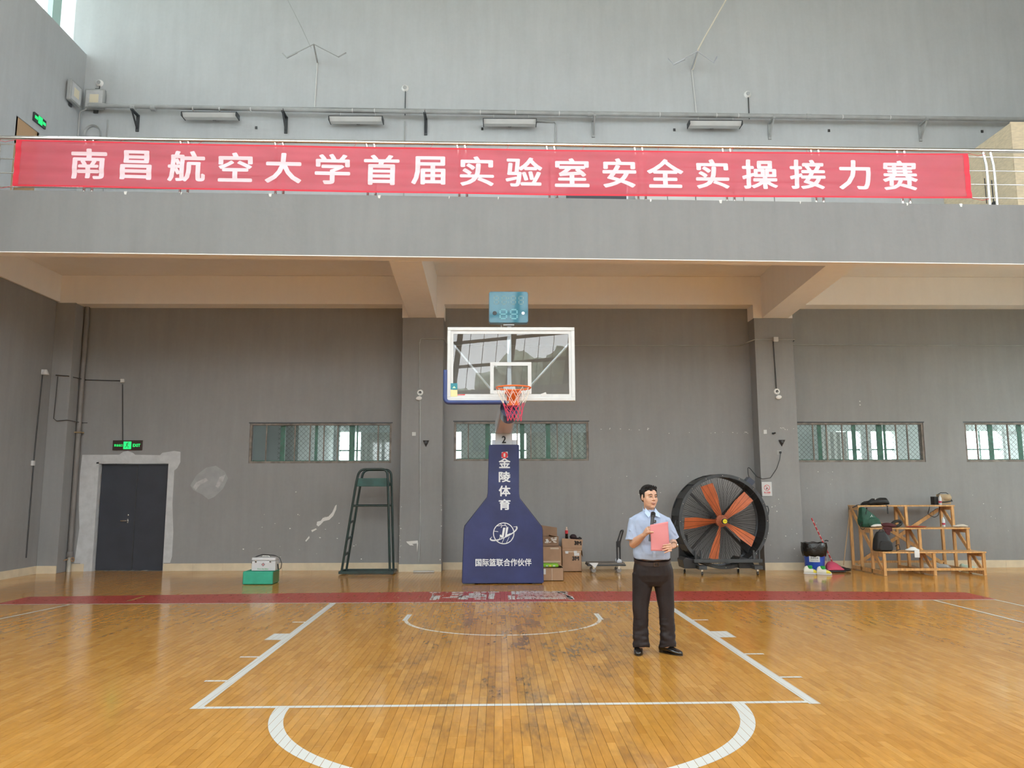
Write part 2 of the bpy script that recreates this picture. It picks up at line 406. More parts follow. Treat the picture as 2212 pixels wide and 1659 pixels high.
# baseboard tiles
def baseboard(name, pts, h=.155, t=.02):
    e = empty(name, (pts[0][0], pts[0][1], 0), kind='structure')
    for (a, b) in zip(pts[:-1], pts[1:]):
        if a is None or b is None: continue
        a = Vector((*a, 0)); b = Vector((*b, 0)); L = (b - a).length; d = (b - a) / L; n = Vector((d.y, -d.x, 0))
        k = max(1, round(L / .62)); 
        for i in range(k):
            p = a + d * (L * i / k + .0015); q = a + d * (L * (i + 1) / k - .0015); dt = random.uniform(-.002, .002)
            mb = MB(); o = n * (t + dt)
            mb.add([p, q, q + o, p + o, p + Vector((0, 0, h)), q + Vector((0, 0, h)), q + o + Vector((0, 0, h)), p + o + Vector((0, 0, h))], BF)
            mb.build('tile', M['base'], e)
random.seed(3)
baseboard('baseboard_back', [(-9.2, YW), (-8.87, YW)])
baseboard('baseboard_back', [(-7.2, YW), (-2.17, YW)])
baseboard('baseboard_back', [(-2.17, YP), (-1.28, YP)])
baseboard('baseboard_back', [(-1.28, YW), (5.5, YW)])
baseboard('baseboard_back', [(5.5, YP), (6.34, YP)])
baseboard('baseboard_back', [(6.34, YW), (12.8, YW)])
baseboard('baseboard_left', [(XL, -6.0), (XL, 4.5), (-9.2, 4.5)])

# ---------------------------------------------------------------- floor of wooden strips
PW = .0617
def wood_mat(name, attr):
    m = mat(name, (.5, .3, .1), .17, spec=.5); nt = m.node_tree; b = nt.nodes['Principled BSDF']; geo = nt.nodes['Geometry']
    if attr: r = nt.nodes.new('ShaderNodeAttribute'); r.attribute_name = 'rnd'; ro = r.outputs['Fac']
    else: r = nt.nodes.new('ShaderNodeObjectInfo'); ro = r.outputs['Random']
    cr = nt.nodes.new('ShaderNodeValToRGB'); e = cr.color_ramp.elements
    e[0].position = 0; e[0].color = (.48, .222, .036, 1); e[1].position = 1; e[1].color = (.60, .305, .064, 1)
    for p, c in ((.08, (.49, .228, .037, 1)), (.16, (.52, .246, .041, 1)), (.75, (.56, .272, .049, 1))):
        x = e.new(p); x.color = c
    link(nt, ro, cr.inputs['Fac'])
    def nz(sc, st, det=5):
        mp = nt.nodes.new('ShaderNodeMapping'); mp.inputs['Scale'].default_value = st; link(nt, geo.outputs['Position'], mp.inputs['Vector'])
        n = nt.nodes.new('ShaderNodeTexNoise'); n.inputs['Scale'].default_value = sc; n.inputs['Detail'].default_value = det
        link(nt, mp.outputs[0], n.inputs['Vector']); return n.outputs['Fac']
    def math_(op, a, b_=None, c=None):
        n = nt.nodes.new('ShaderNodeMath'); n.operation = op
        for i, q in enumerate((a, b_, c)):
            if q is None: continue
            if isinstance(q, (int, float)): n.inputs[i].default_value = q
            else: link(nt, q, n.inputs[i])
        return n.outputs[0]
    def rng(x, a, b_, lo=0.0, hi=1.0):
        n = nt.nodes.new('ShaderNodeMapRange'); n.inputs[1].default_value = a; n.inputs[2].default_value = b_; n.inputs[3].default_value = lo; n.inputs[4].default_value = hi
        link(nt, x, n.inputs[0]); return n.outputs[0]
    grain = rng(nz(7, (4.5, .9, 1)), .3, .75, .88, 1.08)
    dark = nt.nodes.new('ShaderNodeMix'); dark.data_type = 'RGBA'; dark.blend_type = 'MULTIPLY'; dark.inputs['Factor'].default_value = 1
    link(nt, cr.outputs['Color'], dark.inputs['A'])
    cmb = nt.nodes.new('ShaderNodeCombineColor'); 
    for i in range(3): link(nt, grain, cmb.inputs[i])
    link(nt, cmb.outputs[0], dark.inputs['B'])
    # scuffed, blackened strips in the key, under the basket
    sx = nt.nodes.new('ShaderNodeSeparateXYZ'); link(nt, geo.outputs['Position'], sx.inputs[0])
    ax = math_('ABSOLUTE', math_('ADD', sx.outputs['X'], -.15)); mx_ = rng(ax, .3, 2.0, 1, 0)
    pk = math_('FLOOR', math_('DIVIDE', math_('ADD', sx.outputs['X'], -XL), PW)); cb = nt.nodes.new('ShaderNodeCombineXYZ'); link(nt, math_('MULTIPLY', pk, .37), cb.inputs[0]); link(nt, math_('MULTIPLY', sx.outputs['Y'], 1.5), cb.inputs[1])
    pn = nt.nodes.new('ShaderNodeTexNoise'); pn.inputs['Scale'].default_value = 1.0; pn.inputs['Detail'].default_value = 5; link(nt, cb.outputs[0], pn.inputs['Vector'])
    yy = math_('MULTIPLY', rng(sx.outputs['Y'], -1.0, -1.9), rng(sx.outputs['Y'], -9.0, -4.5, .25, 1))
    spots = math_('MULTIPLY', rng(pn.outputs['Fac'], .40, .60), rng(nz(.9, (1.5, .7, 1), 4), .37, .54)); fine = rng(nz(9, (3.5, .8, 1), 5), .35, .62, .35, 1)
    st = math_('MULTIPLY', math_('MULTIPLY', spots, fine), math_('MULTIPLY', mx_, yy))
    st = math_('MULTIPLY', st, .9)
    stm = nt.nodes.new('ShaderNodeMix'); stm.data_type = 'RGBA'; link(nt, st, stm.inputs['Factor']); link(nt, dark.outputs['Result'], stm.inputs['A'])
    stm.inputs['B'].default_value = (.12, .072, .038, 1); link(nt, stm.outputs['Result'], b.inputs['Base Color'])
    link(nt, rng(nz(1.3, (1, 1, 1)), .3, .7, .10, .17), b.inputs['Roughness'])
    bp = nt.nodes.new('ShaderNodeBump'); bp.inputs['Strength'].default_value = .05; bp.inputs['Distance'].default_value = .01
    link(nt, nz(5, (2, 1, 1), 2), bp.inputs['Height']); link(nt, bp.outputs[0], b.inputs['Normal'])
    return m
WM_A = wood_mat('lacquered_maple_strip_field', True); WM_O = wood_mat('lacquered_maple_strip', False)
floor = empty('floor', (0, 0, 0), kind='structure')
mb = MB(); mb.box(XL - .5, XR + .4, -9.0, YW + .2, -.05, -.014); mb.build('subfloor', mat('dark_subfloor', (.05, .03, .018), .9), floor)
mb = MB(); mb.box(XL - .5, XR + .4, -38, -9.0, -.05, 0); mb.build('far_floor', WM_A, floor)
random.seed(11)
GAP = .0016; LENS = [.26, .32, .38, .44, .5, .56]
lens_mesh = {}
def plank_mesh(L):
    if L not in lens_mesh:
        me = bpy.data.meshes.new('plank'); w = PW - GAP; l = L - GAP
        c = .0006
        vs = [(-w/2, -l/2, -.012), (w/2, -l/2, -.012), (w/2, l/2, -.012), (-w/2, l/2, -.012), (-w/2, -l/2, -c), (w/2, -l/2, -c), (w/2, l/2, -c), (-w/2, l/2, -c),
              (-w/2+c, -l/2+c, 0), (w/2-c, -l/2+c, 0), (w/2-c, l/2-c, 0), (-w/2+c, l/2-c, 0)]
        me.from_pydata(vs, [], [(0, 1, 5, 4), (1, 2, 6, 5), (2, 3, 7, 6), (3, 0, 4, 7), (4, 5, 9, 8), (5, 6, 10, 9), (6, 7, 11, 10), (7, 4, 8, 11), (8, 9, 10, 11)])
        me.materials.append(WM_O); lens_mesh[L] = me
    return lens_mesh[L]
planks = []
nx = int((XR - XL) / PW)
for i in range(nx):
    x = XL + PW * (i + .5); y = -9.0 - random.uniform(0, .4)
    while y < YW:
        L = random.choice(LENS)
        planks.append((x, y + L / 2, L, random.gauss(0, .0003))); y += L
def vis(p):
    x, y = p[0], p[1]
    d = (y + 12.34); u = abs((x + .087) / d + .017) * 1710
    return y - p[2]/2 > -7.25 and u < 1090
near = sorted([p for p in planks if vis(p)], key=lambda p: p[1])[:300]
nearset = set((p[0], p[1]) for p in near)
for p in near:
    o = bpy.data.objects.new('plank', plank_mesh(p[2])); COL.objects.link(o); o.location = (p[0], p[1], p[3]); o.parent = floor
rest = [p for p in planks if (p[0], p[1]) not in nearset]
n = len(rest); P_ = np.array([(p[0], p[1], p[3], p[2]) for p in rest]); w = (PW - GAP) / 2
l = (P_[:, 3] - GAP) / 2; X, Y, Z = P_[:, 0], P_[:, 1], P_[:, 2]
c = .0006; vs = np.zeros((n, 12, 3))
for k, (sx, sy) in enumerate(((-1, -1), (1, -1), (1, 1), (-1, 1))):
    vs[:, k] = np.stack([X + sx * w, Y + sy * l, Z - .012], 1); vs[:, k + 4] = np.stack([X + sx * w, Y + sy * l, Z - c], 1)
    vs[:, k + 8] = np.stack([X + sx * (w - c), Y + sy * (l - c), Z], 1)
ff = np.array([(0, 1, 5, 4), (1, 2, 6, 5), (2, 3, 7, 6), (3, 0, 4, 7), (4, 5, 9, 8), (5, 6, 10, 9), (6, 7, 11, 10), (7, 4, 8, 11), (8, 9, 10, 11)])
fs = (ff[None] + (np.arange(n) * 12)[:, None, None]).reshape(-1, 4)
me = bpy.data.meshes.new('strip_field'); me.from_pydata(vs.reshape(-1, 3).tolist(), [], fs.tolist())
at = me.attributes.new('rnd', 'FLOAT', 'FACE'); at.data.foreach_set('value', np.repeat(np.random.RandomState(4).rand(n), 9).astype(np.float32))
me.materials.append(WM_A); sf = bpy.data.objects.new('plank_field', me); COL.objects.link(sf); sf.parent = floor; sf['kind'] = 'stuff'

# ---------------------------------------------------------------- painted court markings
def paint_mat(name, col, wear, joints=True):
    m = mat(name, col, .3); nt = m.node_tree; b = nt.nodes['Principled BSDF']; geo = nt.nodes['Geometry']
    mp = nt.nodes.new('ShaderNodeMapping'); mp.inputs['Scale'].default_value = (16, 5, 1); link(nt, geo.outputs['Position'], mp.inputs['Vector'])
    n = nt.nodes.new('ShaderNodeTexNoise'); n.inputs['Scale'].default_value = 1.0; n.inputs['Detail'].default_value = 8; n.inputs['Roughness'].default_value = .7; link(nt, mp.outputs[0], n.inputs['Vector'])
    rg = nt.nodes.new('ShaderNodeMapRange'); rg.inputs[1].default_value = wear; rg.inputs[2].default_value = wear + .04; link(nt, n.outputs['Fac'], rg.inputs[0])
    s = nt.nodes.new('ShaderNodeSeparateXYZ'); link(nt, geo.outputs['Position'], s.inputs[0])
    a = nt.nodes.new('ShaderNodeMath'); a.operation = 'ADD'; a.inputs[1].default_value = -XL; link(nt, s.outputs['X'], a.inputs[0])
    d = nt.nodes.new('ShaderNodeMath'); d.operation = 'PINGPONG'; d.inputs[1].default_value = PW / 2; link(nt, a.outputs[0], d.inputs[0])
    g = nt.nodes.new('ShaderNodeMath'); g.operation = 'GREATER_THAN'; g.inputs[1].default_value = .0013; link(nt, d.outputs[0], g.inputs[0])
    mu = nt.nodes.new('ShaderNodeMath'); mu.operation = 'MULTIPLY'; link(nt, rg.outputs[0], mu.inputs[0]); link(nt, g.outputs[0], mu.inputs[1])
    link(nt, mu.outputs[0], b.inputs['Alpha'])
    return m
PWH = paint_mat('white_court_paint', (.62, .63, .60), .30); PWORN = paint_mat('worn_white_paint', (.62, .63, .62), .41); PRED = paint_mat('worn_red_paint', (.42, .045, .03), .38)
court = empty('court_marking', (0, 0, 0), kind='structure')
def strip(name, pts, m, z=.0014):
    return fromdata(name, [(x, y, z) for x, y in pts], [tuple(range(len(pts)))], m, court)
ZC = [.0014]
def line(name, a, b, w, m=PWH, z=None):
    ZC[0] += .00009; z = z or ZC[0]
    a = Vector(a); b = Vector(b); d = (b - a).normalized(); n_ = Vector((-d.y, d.x)) * w / 2
    return strip(name, [a - n_, b - n_, b + n_, a + n_], m, z)
def arc(name, c, r0, r1, a0, a1, m, n=64, z=.0014, pre=(), post=()):
    vs = []; fs = []
    for i in range(n + 1):
        a = rad(a0 + (a1 - a0) * i / n); vs += [(c[0] + r0 * math.cos(a), c[1] + r0 * math.sin(a), z), (c[0] + r1 * math.cos(a), c[1] + r1 * math.sin(a), z)]
    for i in range(n): fs.append((2 * i, 2 * i + 1, 2 * i + 3, 2 * i + 2))
    return fromdata(name, vs, fs, m, court)
line('baseline', (-7.9, -.10), (7.48, -.10), .05)
line('sideline', (7.45, -.1), (7.40, -12.5), .05)
line('key_line', (-2.56, -.12), (-2.41, -5.96), .09)
line('key_line', (2.37, -.12), (2.375, -5.94), .09)
line('free_throw_line', (-2.45, -5.93), (2.42, -5.88), .06)
arc('free_throw_arc', (.015, -5.9), 1.71, 1.815, 180, 360, PWH)
arc('restricted_arc', (-.03, -1.62), 1.24, 1.29, 180, 360, paint_mat('faded_white_paint', (.66, .60, .5), .40))
line('restricted_end', (-1.29, -1.28), (-1.3, -1.8), .065); line('restricted_end', (1.235, -1.28), (1.24, -1.8), .065)
for sx, xx in ((-1, -2.52), (1, 2.41)):
    for y, dx in ((-1.87, 0), (-4.03, .03), (-5.05, .05)):
        if sx > 0: dx = 0
        line('lane_mark', (xx + dx, y), (xx + dx + sx * .2, y), .05)
    strip('lane_block', [(xx, -2.7), (xx + sx * .2, -2.7), (xx + sx * .2, -3.1), (xx, -3.1)], PWH)
line('three_point_line', (6.5, -.15), (6.5, -4.5), .05)
line('three_point_line', (-6.45, -.17), (-6.95, -3.5), .05)
# red end strip behind the baseline, with the remains of large white lettering
strip('end_strip', [(-7.6, -.07), (7.5, -.07), (7.52, .78), (4, 1.09), (1.2, 1.14), (-1.3, 1.19), (-4, 1.05), (-7.6, .78)], PRED, .0010)
random.seed(8)
wl_ = MB()
def cell(x0, x1, y0, y1): wl_.add([(x0, y0, .0018), (x1, y0, .0018), (x1, y1, .0018), (x0, y1, .0018)], [(0, 1, 2, 3)])
cells = [(-1.23, -1.04, 1.03, 1.13), (-1.17, -1.15, 0.79, 0.99), (-1.15, -1.12, 0.17, 0.79), (-1.13, -1.01, 0.45, 0.68), (-1.11, -1.01, 0.17, 0.44), (-1.0, -0.97, 0.69, 0.76), (-0.95, -0.91, 1.05, 1.14), (-0.86, -0.66, 1.0, 1.14), (-0.85, -0.66, 0.75, 0.89), (-0.86, -0.66, 0.52, 0.63), (-0.97, -0.73, 0.39, 0.47), (-0.72, -0.67, 0.26, 0.68), (-0.68, -0.62, 0.21, 0.63), (-0.62, -0.6, 1.07, 1.17), (-0.5, -0.29, 1.02, 1.16), (-0.57, -0.38, 0.74, 0.96), (-0.56, -0.34, 0.58, 0.71), (-0.57, -0.37, 0.39, 0.54), (-0.62, -0.56, 0.21, 0.66), (-0.46, -0.28, 0.2, 0.3), (-0.37, -0.32, 0.5, 0.86), (-0.33, -0.28, 0.39, 0.77), (-0.26, -0.08, 1.04, 1.16), (-0.24, -0.15, 0.61, 0.95), (-0.25, -0.16, 0.25, 0.59), (0.12, 0.18, 0.74, 1.19), (0.19, 0.25, 0.79, 1.19), (0.06, 0.11, 0.17, 0.67), (0.12, 0.17, 0.17, 0.67), (0.26, 0.35, 1.11, 1.21), (0.36, 0.42, 1.11, 1.21), (0.43, 0.6, 1.1, 1.2), (0.6, 0.74, 1.1, 1.19), (0.75, 0.92, 1.09, 1.19), (0.92, 1.04, 1.08, 1.18), (0.25, 0.38, 0.93, 1.07), (0.39, 0.56, 0.93, 1.06), (0.56, 0.7, 0.92, 1.05), (0.7, 0.82, 0.92, 1.05), (0.82, 0.96, 0.91, 1.04), (0.96, 1.05, 0.91, 1.04), (0.23, 0.3, 0.76, 0.86), (0.3, 0.47, 0.76, 0.85), (0.48, 0.61, 0.75, 0.85), (0.61, 0.78, 0.75, 0.84), (0.78, 0.92, 0.74, 0.83), (0.92, 1.03, 0.74, 0.83), (0.22, 0.28, 0.6, 0.68), (0.29, 0.4, 0.59, 0.67), (0.41, 0.54, 0.59, 0.67), (0.54, 0.7, 0.58, 0.66), (0.71, 0.84, 0.58, 0.66), (0.85, 0.96, 0.57, 0.65), (0.96, 1.06, 0.57, 0.65), (0.21, 0.37, 0.4, 0.51), (0.37, 0.5, 0.39, 0.5), (0.51, 0.62, 0.39, 0.5), (0.62, 0.75, 0.38, 0.49), (0.76, 0.92, 0.38, 0.49), (0.92, 1.05, 0.37, 0.48), (0.19, 0.3, 0.22, 0.35), (0.31, 0.43, 0.22, 0.35), (0.44, 0.54, 0.21, 0.34), (0.55, 0.68, 0.21, 0.34), (0.68, 0.84, 0.2, 0.33), (0.85, 0.97, 0.2, 0.33), (0.98, 1.07, 0.19, 0.32), (0.88, 0.92, 0.91, 1.16), (0.93, 0.97, 0.97, 1.16), (0.96, 1.01, 0.76, 1.16), (0.98, 1.02, 0.14, 0.66), (1.02, 1.08, 0.13, 0.54), (0.99, 1.03, 0.45, 0.71)]
for c_ in cells: cell(*c_)

wl_.build('worn_lettering', PWORN, court)

# ---------------------------------------------------------------- windows in the lower wall
YG = YW + .10
def wire_mesh(x0, x1, z0, z1, y, parent, pitch=.105):
    # chain-link diamonds, clipped to the opening
    mb = MB(); w, h = x1 - x0, z1 - z0
    for s in (1, -1):
        k = -h
        while k < w:
            if s > 0: a, b = (k, 0), (k + h, h)
            else: a, b = (k, h), (k + h, 0)
            (ax, az), (bx, bz) = a, b
            if bx > w: t = (w - ax) / (bx - ax); bx, bz = w, az + (bz - az) * t
            if ax < 0: t = (0 - ax) / (bx - ax) if bx != ax else 0; ax, az = 0, az + (bz - az) * t
            if bx - ax > .01: mb.bar((x0 + ax, y + s * .002, z0 + az), (x0 + bx, y + s * .002, z0 + bz), .0045)
            k += pitch
    o = mb.build('wire_mesh', M['wire'], parent, kind='stuff'); return o
def window(n, x0, x1, z0, z1, bars, greens, nomesh=0):
    e = empty('window_%d' % n, ((x0 + x1) / 2, YW, z0), kind='structure')
    mb = MB(); t = .045
    for a, b, c, d in ((x0, x1, z0, z0 + t), (x0, x1, z1 - t, z1), (x0, x0 + t, z0 + t, z1 - t), (x1 - t, x1, z0 + t, z1 - t)): mb.box(a, b, YW + .015, YW + .1, c, d)
    mb.build('frame', M['rust'], e, bevel=.004)
    mb = MB(); mb.box(x0 - .02, x1 + .02, YW - .004, YW + .02, z1 - .004, z1 + .018); mb.build('lintel_strip', M['darkmetal'], e)
    for b in bars: MB().box(b - .012, b + .012, YW + .05, YW + .08, z0 + t, z1 - t).build('mullion', M['rust'], e)
    for a, b in greens: MB().box(a, b, YW + .12, YW + .16, z0 + t, z1 - t).build('casement_stile', M['greenf'], e)
    MB().box(x0 + t, x1 - t, YW + .13, YW + .15, z0 + t, z0 + t + .02).build('casement_rail', M['greenf'], e)
    wire_mesh(x0 + t + (nomesh or 0), x1 - t, z0 + t, z1 - t, YW + .09, e)
    seg = sorted([x0 + t] + [g[0] for g in greens] + [x1 - t])
    for a, b in zip(seg[:-1], seg[1:]):
        if b - a > .05: MB().box(a + .005, b - .005, YW + .138, YW + .142, z0 + t, z1 - t).build('pane', M['glass'], e)
window(3, *WINS[0], [-5.15, -4.53, -4.2, -3.9, -3.6, -2.72], [(-4.86, -4.76), (-4.11, -4.05), (-3.36, -3.24), (-3.2, -3.17)], .55)
window(4, *WINS[1], [-.75, -.12, .32, .62, 1.2, 1.52], [(-.38, -.28), (.38, .48), (.95, 1.05)])
window(5, *WINS[2], [6.85, 7.15, 7.5, 8.05, 8.7, 8.95], [(6.98, 7.06), (7.75, 7.83), (8.3, 8.42), (8.46, 8.5)])
window(6, *WINS[3], [10.5, 11.2, 11.9], [(10.8, 10.9), (11.45, 11.55), (12.2, 12.3)])
# corridor room behind the wall
CW = mat('pale_corridor_wall', (.72, .75, .76), .8, var=.08, scale=1.2)
mb = MB(); BY = 10.2
opens = [(-4.6, -4.0, .6, 3.35), (-2.9, -1.9, .6, 3.35), (-1.5, -1.15, .6, 3.35), (-.3, .7, .6, 3.3), (2.1, 2.4, .6, 3.3), (3.6, 4.8, .6, 3.35), (7.4, 8.4, .6, 3.35), (9.6, 10.3, .6, 3.35), (10.6, 11.3, .6, 3.35), (13.2, 14.4, .6, 3.35)]
holes_wall(mb, -11, 17, -.05, 6.3, BY, BY + .25, opens)
mb.box(-11, 17, YW + .24, BY + .25, 4.2, 4.4); mb.box(-11, -10.8, YW + .24, BY + .25, 0, 4.2); mb.box(17, 17.2, YW + .24, BY + .25, 0, 4.2); mb.box(-4.9, -4.75, 6.2, BY, 0, 4.2)
mb.build('corridor_wall', CW, kind='structure')
mb = MB(); mb.box(-11, 17, YW + .2, BY + .25, -.05, -.01); mb.build('corridor_floor', mat('corridor_floor_tile', (.68, .67, .63), .3), kind='structure')
mb = MB()
for a, b, c, d in opens:
    mb.box(a, b, BY + .1, BY + .14, 2.8, 2.84); mb.box((a + b) / 2 - .02, (a + b) / 2 + .02, BY + .1, BY + .14, c, d)
mb.build('window_7', M['greenf'], kind='structure')
random.seed(5)
i = 0
for x in (-3.9, -2.4, .7, 1.75, 6.9, 8.9):
    mb = MB(); pts = []
    for k in range(25): pts.append((x + k * .035, BY - .35 + .03 * math.sin(k * 1.3)))
    vs = [(a, b, z) for z in (.3, 3.3) for a, b in pts]; fs = [(k, k + 1, k + 26, k + 25) for k in range(24)]
    mb.add(vs, fs); o = mb.build('hanging_screen', mat('grey_white_sheet', (.82, .82, .80), .8), smooth=True, fix=False)
    tag(o, 'pale hanging sheet seen through the meshed lower windows, %s counted from the left' % ('first', 'second', 'third', 'fourth', 'fifth', 'sixth')[i], 'sheet', 'pale sheets behind the lower windows'); i += 1

# door in the lower wall, recessed, with bare plaster around it
d1 = empty('door_1', ((DOOR[0] + DOOR[1]) / 2, YW, 0), kind='structure')
mb = MB()
mb.add([(p[0], y, p[1]) for y in (YW - .004, YW + .002) for p in ()], [])
out = [(-9.08, .17), (-9.02, .9), (-9.07, 1.4), (-9.09, 2.0), (-9.07, 2.46), (-8.5, 2.46), (-8.28, 2.46), (-8.2, 2.52), (-8.1, 2.54), (-7.99, 2.5), (-7.94, 2.46), (-7.4, 2.45), (-7.36, 2.5), (-7.1, 2.54), (-6.97, 2.52), (-6.96, 2.3), (-7.02, 2.17), (-7.08, 2.12), (-7.08, 1.4), (-7.03, .8), (-7.03, .3), (-7.06, .17), (-7.2, .17), (-7.2, 2.3), (-8.76, 2.3), (-8.76, 0), (-8.95, 0), (-8.95, .17)]
mb.prism(out, YW - .006, YW + .0); mb.build('plaster_surround', M['plaster'], d1)
mb = MB(); mb.box(-8.76, -8.70, YW, YW + .2, 0, 2.3); mb.box(-8.76, -7.2, YW, YW + .2, 2.27, 2.3); mb.box(-7.215, -7.2, YW, YW + .2, 0, 2.3); mb.build('reveal', M['plaster'], d1)
for a, b in ((-8.69, -7.925), (-7.915, -7.22)):
    lf = MB().box(a, b, YW + .12, YW + .17, .01, 2.26).build('door_leaf', M['doorslate'], d1, bevel=.004)
    if a < -8:
        mb = MB(); mb.box(-8.07, -8.045, YW + .1, YW + .12, 1.0, 1.09); mb.tube([(-8.06, YW + .1, 1.05), (-8.06, YW + .06, 1.05), (-8.19, YW + .06, 1.05)], .011, 8); mb.build('handle', M['steel'], lf, smooth=True)
        MB().lathe((-8.06, YW + .12, 1.17), [(.012, -.02), (.016, -.018), (.016, 0)], 12, 'y').build('lock_cylinder', M['steel'], lf)
MB().box(-7.93, -7.91, YW + .112, YW + .122, .01, 2.26).build('meeting_strip', M['darkmetal'], d1)

# filler patches and knocked-off paint
mb = MB()
def blob(mb, pts, y, t=.003): mb.prism(pts, y - t, y)
blob(mb, [(-6.72, 1.8), (-6.6, 2.02), (-6.4, 2.18), (-6.2, 2.22), (-6.0, 2.1), (-5.92, 1.95), (-6.02, 1.72), (-6.2, 1.55), (-6.32, 1.5), (-6.45, 1.6), (-6.65, 1.7)], YW)
mb.build('filler_patch', mat('dull_filler', (.36, .365, .37), .8, var=.08), wb)
mb = MB()
blob(mb, [(-6.66, 1.76), (-6.6, 1.86), (-6.4, 1.96), (-6.34, 1.9), (-6.52, 1.8), (-6.6, 1.7)], YW - .003)
blob(mb, [(-6.18, 1.78), (-6.1, 1.98), (-5.98, 2.03), (-6.02, 1.9), (-6.12, 1.74)], YW - .003)
blob(mb, [(-2.05, 1.1), (-1.75, 1.12), (-1.72, 1.5), (-2.0, 1.55)], YP - .0) if 0 else None
mb.build('filler_streak', M['patch'], wb)
mb = MB()
blob(mb, [(-3.98, 1.02), (-3.9, 1.04), (-3.86, 1.10), (-3.74, 1.13), (-3.66, 1.22), (-3.6, 1.36), (-3.57, 1.38), (-3.58, 1.28), (-3.64, 1.14), (-3.72, 1.06), (-3.84, 1.03), (-3.9, .96), (-3.95, .92), (-3.99, .95)], YW)
blob(mb, [(-4.1, .84), (-4.0, .88), (-3.98, .86), (-4.08, .80)], YW); blob(mb, [(-4.22, .62), (-4.14, .72), (-4.13, .68), (-4.2, .6)], YW)
blob(mb, [(5.3, 0), (5.3, 0.001), (5.301, 0)], YW)
random.seed(21)
def chip(x, z, y, s):
    k = random.randint(4, 6); a0 = random.uniform(0, 6); blob(mb, [(x + s * random.uniform(.4, 1) * math.cos(a0 + 2 * PI * i / k) * random.choice((1, 1.6)), z + s * random.uniform(.4, 1) * math.sin(a0 + 2 * PI * i / k)) for i in range(k)], y, .002)
for _ in range(26): chip(random.uniform(-5.6, -3.0), abs(random.gauss(.0, .5)) + .2, YW, random.uniform(.006, .018))
for _ in range(16): chip(random.uniform(2.0, 5.3), random.uniform(.2, 2.0), YW, random.uniform(.004, .011))
for _ in range(12): chip(random.uniform(2.0, 3.3), 3.02 - random.uniform(0, .04), YW, random.uniform(.006, .014))
for _ in range(10): chip(random.uniform(3.5, 5.4), 2.93 - random.uniform(0, .03), YW, random.uniform(.006, .016))
for _ in range(14): chip(random.uniform(5.55, 6.3), random.uniform(.2, 1.5), YP, random.uniform(.005, .014))
for _ in range(9): chip(random.uniform(5.55, 6.3), 3.0 - random.uniform(0, .05), YP, random.uniform(.006, .014))
for _ in range(16): chip(random.choice((-2.15, -1.3)) + random.uniform(-.02, .02), random.uniform(.2, 1.4), YP, random.uniform(.006, .016))
for _ in range(12): chip(random.uniform(6.5, 7.4), random.uniform(.5, 2.2), YW, random.uniform(.005, .012))
for _ in range(6): chip(random.uniform(9.8, 11), random.uniform(.5, 1.6), YW, random.uniform(.005, .012))
blob(mb, [(-2.02, .62), (-1.78, .64), (-1.77, .58), (-1.79, .4), (-1.80, .58), (-1.9, .57), (-1.86, .54), (-1.94, .54), (-2.0, .59)], YP)
blob(mb, [(5.3, 2.9), (5.31, 2.9), (5.305, 2.91)], YW)
blob(mb, [(7.9, 3.6), (7.925, 3.6), (7.92, 3.62), (7.9, 3.62)], YW); blob(mb, [(7.9, 3.52), (7.925, 3.52), (7.92, 3.54), (7.9, 3.54)], YW)
mb.build('paint_chips', M['chip'], wb, kind='stuff')
mb = MB()
for x, w_ in ((-6.1, .05), (-5.2, .02), (-3.8, .05), (-2.05, .05), (-.9, .02), (3.55, .05), (4.9, .02), (6.7, .03), (7.6, .05), (-.1, .02), (2.4, .03)):
    z = 6.41 + fz(x); y = fy(x); mb.add([(x, y - .003, z - .005), (x + w_, y - .003, z), (x + w_ * .8, y - .003, z - .05 * w_ / .05), (x + w_ * .2, y - .003, z - .045), (x, y + .01, z + .012), (x + w_, y + .01, z + .015), (x + w_ * .8, y + .01, z + .005), (x + .2 * w_, y + .01, z + .01)], BF)
mb.build('paint_chips', M['chip'], bpy.data.objects['balcony_fascia'], kind='stuff')

# ---------------------------------------------------------------- balcony railing
rl = empty('balcony_railing', (0, fy(0) + .06, 6.4), 'stainless steel balcony railing with paired posts behind the red banner', 'railing')
RO = .06
mb = MB(); mb.tube([(-9.5, fy(-9.5) + RO, 7.345), (13, fy(13) + RO, 7.35)], .035, 12); mb.build('handrail', M['steel'], rl, smooth=True)
for z in (7.235, 6.99, 6.75, 6.515):
    MB().tube([(-9.5, fy(-9.5) + RO, z), (13, fy(13) + RO, z)], .011, 8).build('rail', M['steel'], rl, smooth=True)
for x in [-8.3, -6.79, -5.27, -3.74, -2.25, -.76, .72, 2.19, 3.67, 5.17, 6.64, 8.13, 9.62]:
    for dx in (0, .125):
        X = x + dx; z0 = 6.41 + fz(X); y = fy(X) + RO
        MB().tube([(X + .03, y, z0), (X + .03, y, z0 + .55), (X + .025, y, z0 + .72), (X + .005, y, z0 + .85), (X - .015, y, 7.345)], .022, 10).build('post', M['steel'], rl, smooth=True)

